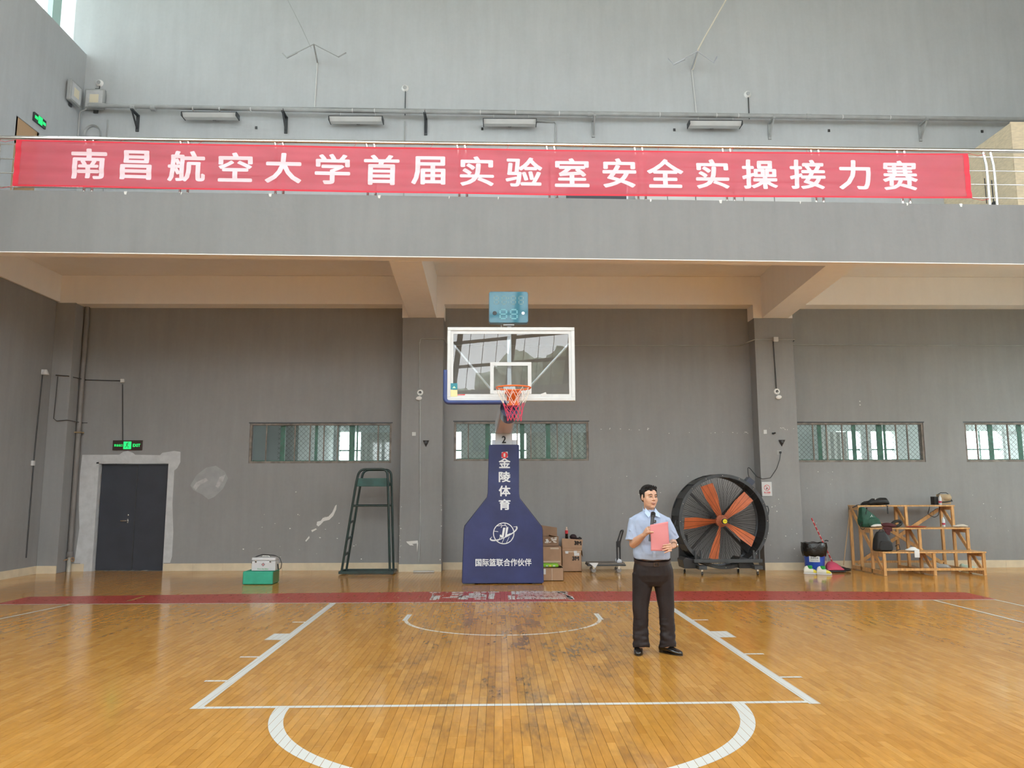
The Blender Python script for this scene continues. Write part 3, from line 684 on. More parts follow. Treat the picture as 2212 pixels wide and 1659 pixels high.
# ---------------------------------------------------------------- banner
BNM = mat('red_banner_cloth', (.66, .10, .145), .6, var=.06, scale=2); BNM.node_tree.nodes['Principled BSDF'].inputs['Alpha'].default_value = .66
BNT = mat('white_banner_print', (.86, .66, .73), .6)
bx0, bx1 = -7.84, 7.80
def bann(x, v, off=0.0):
    # v 0 bottom .. 1 top
    t = (x - bx0) / (bx1 - bx0)
    z1 = 7.278 - .02 * t - .042 * math.sin(PI * t); z0 = 6.497 - .028 * t - .038 * math.sin(PI * t)
    y = fy(x) - .012 + .006 * math.sin(v * 17 + x * .5) + .004 * math.sin(v * 31 + x * 1.1) + .006 * math.sin(x * 2.1)
    return Vector((x, y - .02 - off, z0 + (z1 - z0) * v))
bn = empty('banner', (0, fy(0) - .03, 6.9), 'long red cloth banner with white Chinese lettering tied along the balcony railing', 'banner')
nxb, nzb = 200, 24
vs = [bann(bx0 + (bx1 - bx0) * i / nxb, j / nzb) for j in range(nzb + 1) for i in range(nxb + 1)]
fs = [(j * (nxb + 1) + i, j * (nxb + 1) + i + 1, (j + 1) * (nxb + 1) + i + 1, (j + 1) * (nxb + 1) + i) for j in range(nzb) for i in range(nxb)]
o = fromdata('cloth', vs, fs, BNM, bn, True); sm = o.modifiers.new('s', 'SOLIDIFY'); sm.thickness = .001
for v0, v1 in ((0, .035), (.965, 1)):
    vs = [bann(bx0 + (bx1 - bx0) * i / nxb, v, .0012) for v in (v0, v1) for i in range(nxb + 1)]
    fromdata('hem', vs, [(i, i + 1, nxb + 2 + i, nxb + 1 + i) for i in range(nxb)], mat('red_banner_hem', (.72, .03, .06), .6), bn, True)
for xa in (bx0, bx1 - .09):
    vs = [bann(xa + .09 * i, v / 40, .0035) for v in range(41) for i in range(2)]
    fromdata('hem', vs, [(2 * i, 2 * i + 1, 2 * i + 3, 2 * i + 2) for i in range(40)], bpy.data.materials['red_banner_hem'], bn, True)
chars = '南昌航空大学首届实验室安全实操接力赛'
cxs = [-6.67, -5.92, -5.12, -4.34, -3.57, -2.78, -1.99, -1.23, -0.44, 0.33, 1.12, 1.9, 2.66, 3.45, 4.24, 5.04, 5.84, 6.61]
for ch, cx in zip(chars, cxs):
    vs, fs = embolden(*text_verts(ch), .026)
    x0 = min(v.x for v in vs); x1 = max(v.x for v in vs); y0 = min(v.y for v in vs); y1 = max(v.y for v in vs)
    h = .50 * (y1 - y0) / .92; w_ = .56 * (x1 - x0) / .92
    me_ = bpy.data.meshes.new('character')
    me_.from_pydata([((v.x - (x0 + x1) / 2) / (x1 - x0) * w_, (v.y - (y0 + y1) / 2) / (y1 - y0) * h, v.z) for v in vs], [], fs)
    # cut across so the print follows the folds of the cloth
    bm = bmesh.new(); bm.from_mesh(me_)
    for k in range(-6, 7): bmesh.ops.bisect_plane(bm, geom=bm.verts[:] + bm.edges[:] + bm.faces[:], plane_co=(0, k * .04, 0), plane_no=(0, 1, 0))
    for k in range(-2, 3): bmesh.ops.bisect_plane(bm, geom=bm.verts[:] + bm.edges[:] + bm.faces[:], plane_co=(k * .1, 0, 0), plane_no=(1, 0, 0))
    bmesh.ops.triangulate(bm, faces=bm.faces)
    for v in bm.verts:
        q = bann(cx + v.co.x, .5 + v.co.y / .80, .004 - v.co.z); v.co = q - parent_loc(bn)
    bm.to_mesh(me_); bm.free(); me_.materials.append(BNT)
    o = bpy.data.objects.new('character', me_); COL.objects.link(o); o.parent = bn
for x, z, v in ((bx0, 0, 1), (bx1, 0, 1), (bx0, 0, 0), (bx1, 0, 0)):
    p = bann(x, v); s_ = 1 if x > 0 else -1
    MB().tube([p, p + Vector((s_ * .2, .04, -.02)), p + Vector((s_ * .34, .07, .02))], .004, 6).build('tie_cord', M['redink'], bn)
for k in range(11):
    x = -6.2 + k * 1.25; p = bann(x, 1)
    MB().tube([p, p + Vector((.02, .06, .06)), (x + .03, fy(x) + RO - .03, 7.335)], .0025, 5).build('tie_cord', M['redink'], bn)

# ---------------------------------------------------------------- upper wall fittings
pp = empty('wall_pipe', (0, 4.7, 10.2), 'long grey painted pipe running across the upper wall on brackets', 'pipe')
def pz(x): return 10.205 - .0078 * x
mb = MB(); mb.tube([(-9.35, 4.7, pz(-9.35) + .05), (-4, 4.7, pz(-4)), (3, 4.7, pz(3)), (XR - .05, 4.7, pz(XR))], .05, 12); mb.tube([(-9.0, 4.75, pz(-9) + .1), (XR - .05, 4.76, pz(XR) + .07)], .012, 6); mb.build('pipe_run', M['pipe'], pp, smooth=True)
mb = MB(); mb.tube([(-9.4, 4.72, 10.25), (-9.55, 4.74, 10.2), (-9.6, 4.8, 10.0), (-9.6, 4.85, 8.6)], .02, 8); mb.build('end_conduit', M['pipe'], pp, smooth=True)
for x in (-8.35, 2.0, 7.02, -7.9): MB().lathe((x, 4.7, pz(x)), [(.05, -.05), (.063, -.05), (.063, .05), (.05, .05)], 14, 'x').build('coupling', M['pipe'], pp, smooth=True)
for x in (-8.34, -4.96, -1.76, 2.1, 6.19, 9.71):
    mb = MB(); z = pz(x); mb.box(x - .03, x + .03, 4.6, YW, z - .09, z - .055); mb.box(x - .035, x + .035, YW - .03, YW, z - .45, z - .05); mb.bar((x, 4.62, z - .08), (x, YW - .02, z - .4), .035, .02)
    mb.tube([(x, 4.7, z - .06), (x, 4.64, z), (x, 4.7, z + .06), (x, 4.76, z), (x, 4.7, z - .06)], .008, 6)
    mb.build('bracket', M['darkmetal'] if x < 0 else M['pipe'], pp)
for k, x in enumerate((-7.0, -6.4, -5.7, -3.4, -2.9, -.5, .3, 1.3, 3.6, 4.9, 5.4, 7.8, 8.9)):
    MB().lathe((x, 4.7, pz(x)), [(.051, -.01), (.055, -.01), (.055, .01), (.051, .01)], 12, 'x').build('cable_tie', M['white'], pp)
LABL = ['leftmost of the flat grey linear lamps under the upper wall pipe', 'second linear lamp from the left under the upper wall pipe', 'third linear lamp from the left, right of the middle of the upper wall', 'rightmost linear lamp under the upper wall pipe, below the white detector']
for k, (x0, x1, z) in enumerate(((-7.22, -5.98, 10.1), (-3.92, -2.7, 10.02), (-.44, .78, 9.98), (4.24, 5.46, 9.96))):
    e = empty('linear_lamp', ((x0 + x1) / 2, 4.72, z), LABL[k], 'lamp', 'linear lamps under the upper wall pipe')
    mb = MB(); mb.box(x0, x1, 4.6, 4.82, z + .015, z + .05); mb.box(x0, x0 + .02, 4.56, 4.82, z - .07, z + .03); mb.box(x1 - .02, x1, 4.56, 4.82, z - .07, z + .03)
    mb.build('housing', M['darkmetal'], e, bevel=.006)
    mb = MB(); mb.add([(x0 + .02, 4.585, z + .02), (x1 - .02, 4.585, z + .02), (x1 - .02, 4.66, z - .06), (x0 + .02, 4.66, z - .06), (x0 + .02, 4.8, z + .02), (x1 - .02, 4.8, z + .02), (x1 - .02, 4.8, z - .06), (x0 + .02, 4.8, z - .06)], [(0, 1, 2, 3), (4, 7, 6, 5), (0, 4, 5, 1), (3, 2, 6, 7), (0, 3, 7, 4), (1, 5, 6, 2)])
    mb.build('diffuser', M['white'], e)
    MB().box((x0 + x1) / 2 - .04, (x0 + x1) / 2 + .04, 4.78, YW, z, z + .045).build('wall_arm', M['darkmetal'], e)
    for sx in (.2, .85): MB().tube([(x0 + (x1 - x0) * sx, 4.7, z + .05), (x0 + (x1 - x0) * sx, 4.7, pz(x0) - .05)], .005, 5).build('hanging_wire', M['white'], e)
# smoke detectors on conduit stalks
for k, (x, z, zb, lab) in enumerate(((-9.27, 10.99, 10.3, 'round white detector on a grey stalk at the far left end of the pipe'), (-2.25, 10.91, 10.25, 'round white detector on a stalk above the left half of the banner'), (5.72, 10.81, 10.2, 'round white detector on a stalk above the right half of the banner'))):
    e = empty('smoke_detector', (x, YW, z), lab, 'detector', 'white detectors above the pipe')
    MB().lathe((x, YW, z), [(.03, -.06), (.05, -.055), (.055, -.045), (.08, -.03), (.085, 0)], 24, 'y').build('sensor_body', M['whiteb'], e, smooth=True)
    MB().lathe((x, YW, z), [(.032, -.062), (.045, -.066), (.045, -.05)], 20, 'y').build('sensor_rim', mat('grey_sensor_ring', (.4, .41, .42), .5), e, smooth=True)
    MB().tube([(x + .01, YW - .02, z - .07), (x + .01, YW - .02, zb)], .012, 6).build('conduit', M['darkmetal'], e)
MB().tube([(-2.24, YW - .015, 10.1), (-2.24, YW - .015, 6.4)], .014, 6).build('conduit', M['pipe'], None, label='thin grey conduit running down behind the banner below the middle detector', cat='conduit')
mb = MB(); mb.tube([(.2, 4.85, 10.12), (1.2, YW - .02, 10.1), (1.23, YW - .02, 10.06), (1.23, YW - .02, 6.4)], .016, 6); mb.build('conduit', M['pipe'], None, label='grey conduit dropping from the third lamp behind the banner', cat='conduit')
MB().tube([(-9.02, YW - .015, 10.1), (-9.02, YW - .015, 7)], .014, 6).build('conduit', M['pipe'], None, label='grey conduit below the detector at the left end of the pipe', cat='conduit')
# cable anchors: three-armed bracket with wires to the roof
for k, (pts, lab) in enumerate((((-4.29, 11.66, -4.89, 11.41, -5.02, 11.59, -3.72, 11.44, -3.58, 11.61, -5.04, 13.07), 'thin three-armed cable anchor bracket on the upper wall, left one with a dark wire'), ((4.43, 11.55, 3.91, 11.31, 3.82, 11.53, 4.84, 11.36, 4.96, 11.58, 5.31, 13.16), 'three-armed cable anchor bracket on the upper wall, right one with a white cable'))):
    cx, cz, ax, az, bx, bz, dx_, dz, ex, ez, tx, tz = pts
    e = empty('cable_anchor', (cx, YW, cz), lab, 'bracket', 'cable anchors on the upper wall')
    mb = MB(); mb.bar((cx, YW, cz - .14), (cx + .02, YW - .5, cz + .04), .03); mb.tube([(cx + .02, YW - .5, cz + .04), (ax, YW - .42, az)], .012, 6); mb.tube([(cx + .02, YW - .5, cz + .04), (dx_, YW - .42, dz)], .012, 6)
    mb.bar((ax, YW - .42, az), (bx, YW - .3, bz), .022); mb.bar((dx_, YW - .42, dz), (ex, YW - .3, ez), .026); mb.bar((ax, YW - .42, az), (ax + .25, YW - .48, az + .1), .03)
    mb.build('arm_bracket', M['silver'] if k else M['pipe'], e)
    if k: mb = MB().tube([(4.45, YW - .03, 11.4), (4.52, YW - .3, 11.75), (4.68, YW - .3, 12.05), (4.88, YW - .3, 12.4), (5.31, YW - .3, 13.16), (6.28, YW - .3, 14.95)], .017, 6); mb.build('cable', mat('cream_cable', (.75, .72, .62), .5), e)
    else: MB().tube([(-4.35, YW - .4, 11.66), (-4.6, YW - .4, 12.2), (-5.04, YW - .4, 13.07), (-5.87, YW - .4, 14.95)], .007, 5).build('cable', M['pipe'], e)
    MB().tube([(cx, YW - .02, cz - .14), (cx - .03 + .1 * k, YW - .02, 10.35)], .014, 6).build('drop_cable', M['white'], e)
# dark wall plugs
for k, x in enumerate((-5.64, -.46, 3.98, 7.58, 11.17)):
    MB().box(x - .025, x + .025, YW - .02, YW, 9.9, 9.96).build('wall_plug', M['black'], None, label='small black wall hole below the pipe, ' + ('left of the second lamp', 'left under the third lamp', 'left of the rightmost lamp', 'beyond the rightmost lamp', 'farthest right beside the wooden panelling')[k], cat='wall plug', group='small black plugs under the pipe')
# floodlights in the upper left corner
def flood(name, c, n_, label):
    e = empty('floodlight', c, label, 'floodlight'); n_ = Vector(n_); r = n_.cross(Vector((0, 0, 1))).normalized(); u = Vector((0, 0, 1)); c = Vector(c)
    def plate(w, h, a, b):
        return [c + r * (i * w) + u * (j * h) + n_ * k for k in (a, b) for i, j in ((-1, -1), (1, -1), (1, 1), (-1, 1))]
    MB().add(plate(.22, .24, .02, .12), BF).build('housing', M['pipe'], e, bevel=.02)
    MB().add(plate(.19, .20, .121, .125), BF).build('lens', M['plaster'], e)
    MB().add(plate(.10, .10, .126, .130), BF).build('lamp_array', mat('pale_led_array_' + name, (.75, .68, .52), .4), e)
    MB().add(plate(.05, .30, 0, .02), BF).build('mount', M['darkmetal'], e)
flood('a', (XL + .02, 4.4, 10.45), (1, 0, 0), 'square floodlight on the left wall beside the pipe end')
flood('b', (-9.3, YW - .02, 10.55), (0, -1, 0), 'square floodlight on the back wall at the left pipe end')
e = empty('cable_coil', (-9.35, YW - .03, 9.75), 'loose ring of grey cable hanging under the corner floodlights', 'cable')
mb = MB()
for k in range(3): mb.tube([(-9.33 + (.17 + .01 * k) * math.cos(2 * PI * i / 28), YW - .03 - .012 * k, 9.75 + (.19 + .01 * k) * math.sin(2 * PI * i / 28)) for i in range(28)], .012, 6, closed=True)
mb.build('cable_ring', M['pipe'], e, smooth=True)
# upper left doorway and its exit sign
d2 = empty('door_2', (XL, 3.0, 6.4), kind='structure')
mb = MB(); mb.box(XL - .4, XL - .02, 2.62, 2.70, 6.4, 9.05); mb.box(XL - .4, XL - .02, 3.36, 3.42, 6.4, 9.05); mb.box(XL - .4, XL - .02, 2.62, 3.42, 8.5, 9.05); mb.build('door_lining', mat('tan_wood_lining', (.50, .32, .18), .5), d2)
mb = MB(); mb.box(XL - .44, XL - .41, 2.6, 3.44, 6.4, 9.05); mb.build('lit_panel', mat('bright_white_panel', (.85, .86, .84), .5), d2)
e = empty('exit_sign', (XL, 3.35, 9.28), 'small green lit exit sign on the upper left wall above the balcony doorway', 'sign')
MB().box(XL, XL + .04, 3.13, 3.55, 9.2, 9.38).build('sign_box', M['darkmetal'], e)
mb = MB(); mb.box(XL + .04, XL + .044, 3.27, 3.41, 9.21, 9.37)
for y0, y1 in ((3.15, 3.25), (3.43, 3.53)): mb.box(XL + .04, XL + .044, y0, y1, 9.26, 9.32)
mb.build('lit_symbol', M['glow'], e)
# wooden-panelled box room on the right of the balcony
bxr = empty('panelled_partition', (11.5, 3.6, 6.39), 'pale wood panelled box room on the right end of the balcony', 'partition')
for i in range(5):
    y0 = 2.5 + i * .49; MB().box(10.15, 10.18, y0 + .002, y0 + .488, 6.39, 8.93).build('panel', M['panelw'], bxr)
for i in range(6):
    x0 = 10.15 + i * .5; MB().box(x0 + .002, x0 + .498, 2.47, 2.5, 6.39, 8.95).build('panel', M['panelw'], bxr)
MB().box(10.18, 13.15, 2.5, YW, 8.88, 8.93).build('panel_top', M['panelw'], bxr)
mb = MB(); mb.tube([(9.95, 2.9, 7.9), (9.95, 2.9, 7.45)], .012, 6); mb.ell((9.95, 2.88, 7.4), (.05, .05, .05), 10, 6); mb.tube([(10.13, 3.4, 8.15), (10.13, 3.4, 7.6)], .008, 6)
mb.build('black_hook_strap', M['black'], bxr)
# furniture against the back wall of the balcony, only its top showing
e = empty('balcony_cabinet', (2.1, 4.6, 6.39), 'dark cabinet top showing below the banner behind the railing', 'cabinet')
MB().box(1.45, 2.75, 4.3, 4.9, 6.39, 8.32).build('cabinet_body', M['doorslate'], e); MB().box(2.72, 2.76, 4.27, 4.3, 6.39, 8.33).build('cabinet_edge', M['silver'], e)
for k, (a, b) in enumerate(((3.0, 3.72), (3.74, 4.36), (4.38, 5.45), (5.47, 6.15), (6.17, 7.0))):
    o = MB().box(a, b, 4.75, 4.8, 6.39, 8.36).build('display_board', M['paper'], None); tag(o, ('leftmost', 'second from the left', 'middle', 'second from the right', 'rightmost')[k] + ' of the white boards standing behind the right half of the banner', 'board', 'white boards behind the banner')
e = empty('yellow_box', (-7.3, 1.6, 6.39), 'tan wooden crate edge at the left foot of the banner', 'crate')
MB().box(-7.45, -6.95, 1.2, 1.6, 6.39, 6.88).build('crate_side', M['pine'], e); MB().box(-7.47, -6.93, 1.18, 1.62, 6.88, 6.9).build('crate_lid', M['pine'], e)

# ---------------------------------------------------------------- basketball stand
hs = empty('basketball_stand', (0, 2.3, 0), 'portable basketball stand with tall navy padded front and glass backboard', 'basketball stand')
PX = -.012
prof = [(-.25, 2.50), (.28, 2.50), (.29, 2.48), (.285, 1.60), (.30, 1.52), (.695, 1.01), (.71, .95), (.72, .03), (.70, .015), (-.73, .015), (-.745, .03), (-.715, .97), (-.70, 1.03), (-.30, 1.54), (-.285, 1.62), (-.265, 2.48)]
pad = MB().prism(prof, 2.22, 2.36).build('front_pad', M['navy'], hs, bevel=.02)
MB().prism([(x * 1.012, z + (.008 if z > 1 else 0)) for x, z in prof], 2.30, 2.325).build('seam', mat('dark_navy_piping', (.015, .012, .05), .5), hs)
yb = 2.214
lm = mat('white_vinyl_print', (.74, .76, .78), .4)
for ch, z in zip('金陵体育', (2.03, 1.775, 1.52, 1.275)):
    mb = MB(); fit_text(mb, ch, .022, z + .14, .215, .195, yb, .03); mb.build('character', lm, pad)
mb = MB(); fit_text(mb, '国际篮联合作伙伴', .0, .385, 1.01, .135, yb, .022); mb.build('slogan', lm, pad)
# globe and ring emblem with the letters JL
mb = MB(); cx, cz = .005, .90; R_ = .185
def ring(mb, fnc, w, n=48, a0=0, a1=2 * PI, y=yb):
    for i in range(n):
        t0 = a0 + (a1 - a0) * i / n; t1 = a0 + (a1 - a0) * (i + 1) / n; p = Vector(fnc(t0)); q = Vector(fnc(t1)); d = (q - p); d.normalize(); nn = Vector((-d.y, d.x))
        ww0 = w(t0) if callable(w) else w; ww1 = w(t1) if callable(w) else w
        P = [p - nn * ww0, q - nn * ww1, q + nn * ww1, p + nn * ww0]; mb.add([(v.x, y, v.y) for v in P], [(0, 1, 2, 3)])
ring(mb, lambda t: (cx + R_ * math.cos(t), cz + R_ * math.sin(t)), .008)
ring(mb, lambda t: (cx + .26 * math.cos(t) * math.cos(.42) - .075 * math.sin(t) * math.sin(.42), cz + .26 * math.cos(t) * math.sin(.42) + .075 * math.sin(t) * math.cos(.42)), lambda t: .006 + .008 * abs(math.cos(t)), 60, PI * .93, PI * 2.07)
ring(mb, lambda t: (cx + .27 * math.cos(t) * math.cos(.42) - .05 * math.sin(t) * math.sin(.42), cz + .27 * math.cos(t) * math.sin(.42) + .05 * math.sin(t) * math.cos(.42)), .004, 14, 0, PI * .22)
ring(mb, lambda t: (cx + .27 * math.cos(t) * math.cos(.42) - .05 * math.sin(t) * math.sin(.42), cz + .27 * math.cos(t) * math.sin(.42) + .05 * math.sin(t) * math.cos(.42)), .004, 14, PI * .80, PI)
for k in (-.11, -.03, .05, .12): ring(mb, lambda t, k=k: (cx + .02 + k * math.sin(t), cz - .02 - R_ * .9 * (t / (PI / 2))) if 0 else (cx + k + .05 * (1 - t), cz - .06 - .11 * t * math.sqrt(max(0, 1 - (k / .19) ** 2))), .004, 6, 0, 1)
for pts in ([(-.06, .17), (-.03, .14), (.03, .14), (.06, .12)], [(-.03, .14), (-.05, .10)], [(.03, .14), (.02, .18)], [(-.17, .04), (-.1, .03)], [(-.12, .13), (-.05, .14)]):
    for a, b in zip(pts[:-1], pts[1:]): ring(mb, lambda t, a=a, b=b: (cx + a[0] + (b[0] - a[0]) * t, cz + a[1] + (b[1] - a[1]) * t), .005, 1, 0, 1)
mb2 = MB()
for poly in ([(-.02, .10), (.02, .10), (-.012, -.07), (-.05, -.08), (-.085, -.05), (-.075, -.02), (-.05, -.03), (-.045, -.04)], [(.035, .11), (.075, .11), (.05, -.02), (.12, .005), (.11, -.03), (.06, -.06), (.01, -.07)]):
    mb2.add([(cx + x + .01, yb - .002, cz + z) for x, z in poly], [tuple(range(len(poly)))])
mb.build('emblem', lm, pad); mb2.build('emblem_letters', lm, pad)
mb = MB(); mb.add([(x, yb - .001, z) for x, z in ((-.030, 2.365), (.080, 2.375), (.083, 2.265), (-.033, 2.255))], [(0, 1, 2, 3)]); mb.build('sticker', M['paper'], pad)
mb = MB(); mb.lathe((.022, yb - .001, 2.31), [(.06, -.001), (.06, 0)], 28, 'y'); mb.build('red_disc', M['redink'], pad)
mb = MB(); fit_text(mb, '1', .020, 2.31, .030, .065, yb - .004, .012); mb.build('numeral', M['paper'], pad)
# frame behind the pad
mb = MB(); mb.box(-.55, .55, 2.45, 4.1, .10, .34); mb.box(-.5, .5, 2.4, 2.6, .3, .9); mb.build('base_frame', M['darkmetal'], hs, bevel=.02)
for x in (-.5, .5):
    for y in (2.6, 3.9): MB().lathe((x, y, .05), [(.02, -.03), (.05, -.03), (.05, .03), (.02, .03)], 16, 'x').build('wheel', M['black'], hs, smooth=True)
mb = MB(); mb.bar((0, 3.3, .3), (0, 2.62, 2.5), .3, .2); mb.bar((0, 3.9, .3), (0, 3.0, 2.3), .15, .15); mb.build('mast', M['silver'], hs)
mb = MB(); a0, b0 = Vector((-.0, 2.45, 2.66)), Vector((.06, -1.02, 2.99))
mb.add([(-.15, 2.40, 2.72), (.16, 2.40, 2.72), (.19, -1.0, 2.80), (-.06, -1.0, 2.80), (-.15, 2.40, 2.95), (.16, 2.40, 2.95), (.19, -1.0, 3.02), (-.06, -1.0, 3.02)], BF)
mb.build('boom_arm', M['silver'], hs, bevel=.01)
mb = MB(); mb.add([(-.12, 2.2, 2.712), (.125, 2.2, 2.712), (.15, -.6, 2.778), (-.03, -.6, 2.778), (-.12, 2.2, 2.72), (.125, 2.2, 2.72), (.15, -.6, 2.786), (-.03, -.6, 2.786)], BF); mb.build('arm_underside', mat('pinkish_grey_plate', (.72, .66, .68), .5), hs)
MB().box(-.15, .17, 2.36, 2.42, 2.50, 2.72).build('number_plate', M['alu'], hs, bevel=.004)
mb = MB(); fit_text(mb, '2', .012, 2.605, .08, .135, 2.352, .03); mb.build('numeral', M['ink'], hs)
for a, b in ((-.21, -.15), (.17, .25)): MB().box(a, b, 2.38, 2.5, 2.49, 2.60).build('pivot_bracket', M['silver'], hs)
mb = MB(); mb.tube([(.065, -.3, 2.80), (.065, -1.1, 2.83)], .13, 16); mb.build('arm_pad', M['navy'], hs, smooth=True)
mb = MB(); mb.box(-.02, .15, -1.24, -1.0, 2.86, 3.12); mb.box(.035, .095, -1.22, -1.16, 2.9, 4.02); mb.build('board_post', M['silver'], hs, bevel=.005)
BRM = M['silver']
for a, b in (((-.80, 3.80), (-.12, 3.0)), ((.98, 3.80), (.24, 3.0))):
    MB().tube([(a[0], -1.25, a[1]), (b[0], -1.12, b[1])], .018, 10).build('brace', BRM, hs, smooth=True)
# backboard
bb = empty('backboard', (.09, -1.3, 2.9)); bb.parent = hs; bb.location = Vector((.09, -1.3, 2.9)) - Vector(hs.location)
x0, x1, z0, z1 = -.81, .99, 2.905, 3.955
mb = MB()
for a, b, c, d in ((x0, x1, z0, z0 + .05), (x0, x1, z1 - .05, z1), (x0, x0 + .05, z0 + .05, z1 - .05), (x1 - .05, x1, z0 + .05, z1 - .05)): mb.box(a, b, -1.335, -1.25, c, d)
mb.build('frame', M['whitepaint'], bb, bevel=.006)
mb = MB(); t = .045; w_ = .05
for a, b, c, d in ((x0 + t, x1 - t, z0 + t, z0 + t + w_), (x0 + t, x1 - t, z1 - t - w_, z1 - t), (x0 + t, x0 + t + w_ * .8, z0 + t + w_, z1 - t - w_), (x1 - t - w_ * .8, x1 - t, z0 + t + w_, z1 - t - w_)): mb.box(a, b, -1.322, -1.321, c, d)
a, b, c, d = -.205, .375, 3.005, 3.455
for q in ((a, b, c, c + .05), (a, b, d - .05, d), (a, a + .05, c + .05, d - .05), (b - .05, b, c + .05, d - .05)): mb.box(q[0], q[1], -1.322, -1.321, q[2], q[3])
mb.build('white_lines', M['whitepaint'], bb)
BG = mat('backboard_glass', (.93, .96, .95), .0, trans=1.0, ior=1.42)
MB().box(x0 + .03, x1 - .03, -1.32, -1.308, z0 + .03, z1 - .03).build('glass_board', BG, bb)
mb = MB()
def roundpath(pts, r, n=6):
    out = []; pts = [Vector(p) for p in pts]
    for i, p in enumerate(pts):
        if i in (0, len(pts) - 1): out.append(p); continue
        a = (pts[i - 1] - p).normalized(); b = (pts[i + 1] - p).normalized(); A = p + a * r; B = p + b * r
        for k in range(n + 1): t = k / n; out.append(A * (1 - t) ** 2 + p * 2 * t * (1 - t) + B * t ** 2)
    return out
mb.tube(roundpath([(-.835, -1.31, 3.34), (-.835, -1.31, 2.885), (.06, -1.31, 2.885)], .07), [(.05, .032)] * 9, 12)
mb.build('edge_padding', M['navyp'], bb, smooth=True)
for nm, (a, b, c, d), m_ in (('logo_sticker', (-.76, -.665, 3.065, 3.155), mat('teal_sticker', (.02, .22, .28), .4)), ('yellow_sticker', (-.765, -.665, 2.965, 3.06), mat('yellow_sticker', (.75, .68, .35), .5)), ('paper_label', (.67, .75, 2.955, 2.99), M['paper'])):
    MB().box(a, b, -1.3245, -1.3225, c, d).build(nm, m_, bb)
mb = MB(); fit_text(mb, '▲', -.71, 3.10, .05, .03, -1.326); mb.build('sticker_mark', mat('pale_green_ink', (.55, .8, .55), .5), bb)
mb = MB(); mb.box(.505, .585, -1.3245, -1.3225, 2.975, 3.015, Matrix.Rotation(rad(-20), 3, 'Y')); mb.build('tilted_label', M['paper'], bb)
MB().add([(-.67, -1.3235, 2.985), (-.56, -1.3235, 2.985), (-.555, -1.3235, 3.0), (-.66, -1.3235, 2.995)], [(0, 1, 2, 3)]).build('red_tape', M['redink'], bb)
# hoop
hp = empty('hoop', (.11, -1.68, 3.045)); hp.parent = hs; hp.location = Vector((.11, -1.68, 3.045)) - Vector(hs.location)
hc = Vector((.115, -1.70, 3.04)); RR = .232
MB().tube([hc + Vector((RR * math.cos(a), RR * math.sin(a), 0)) for a in [2 * PI * i / 48 for i in range(48)]], .011, 10, closed=True).build('rim', M['orange'], hp, smooth=True)
mb = MB(); mb.box(.0, .23, -1.46, -1.335, 3.0, 3.03); mb.add([(.02, -1.47, 3.02), (.21, -1.47, 3.02), (.16, -1.34, 2.90), (.07, -1.34, 2.90), (.0, -1.34, 3.03), (.23, -1.34, 3.03)], [(0, 1, 5, 4), (0, 3, 2, 1), (0, 4, 3), (1, 2, 5), (2, 3, 4, 5)]); mb.box(.03, .20, -1.345, -1.33, 2.84, 3.05)
mb.build('rim_bracket', M['orange'], hp)
mb = MB()
for i in range(12):
    a = 2 * PI * (i + .5) / 12; p = hc + Vector((RR * math.cos(a), RR * math.sin(a), -.012)); mb.tube([p + Vector((-.008, 0, .004)), p + Vector((0, 0, -.018)), p + Vector((.008, 0, .004))], .0025, 5)
mb.build('net_hook', M['orange'], hp)
def netpt(i, lv):
    z = [0, -.10, -.20, -.265, -.32, -.37, -.43][lv]; r = [RR, .195, .148, .125, .112, .100, .098][lv]
    a = 2 * PI * (i + (.5 if lv % 2 else 0)) / 12; w = .006 * math.sin(i * 2.7 + lv)
    return hc + Vector(((r + w) * math.cos(a) + (.012 if lv > 3 else 0), (r + w) * math.sin(a), z - .015 + .008 * math.sin(i * 5.1 + lv)))
mw, mr = MB(), MB()
for lv in range(6):
    for i in range(12):
        if lv == 1:
            pass
        tgt = mw if lv < 2 else mr
        p = netpt(i, lv)
        for j in ((i, i - 1) if lv % 2 == 0 else (i, i + 1)):
            q = netpt(j % 12, lv + 1); mid = (p + q) / 2 + Vector((0, 0, -.004)); tgt.tube([p, mid, q], .0033, 5)
mw.build('net_white', mat('white_net_cord', (.80, .76, .70), .8), hp); mr.build('net_red', mat('red_net_cord', (.70, .06, .13), .8), hp)
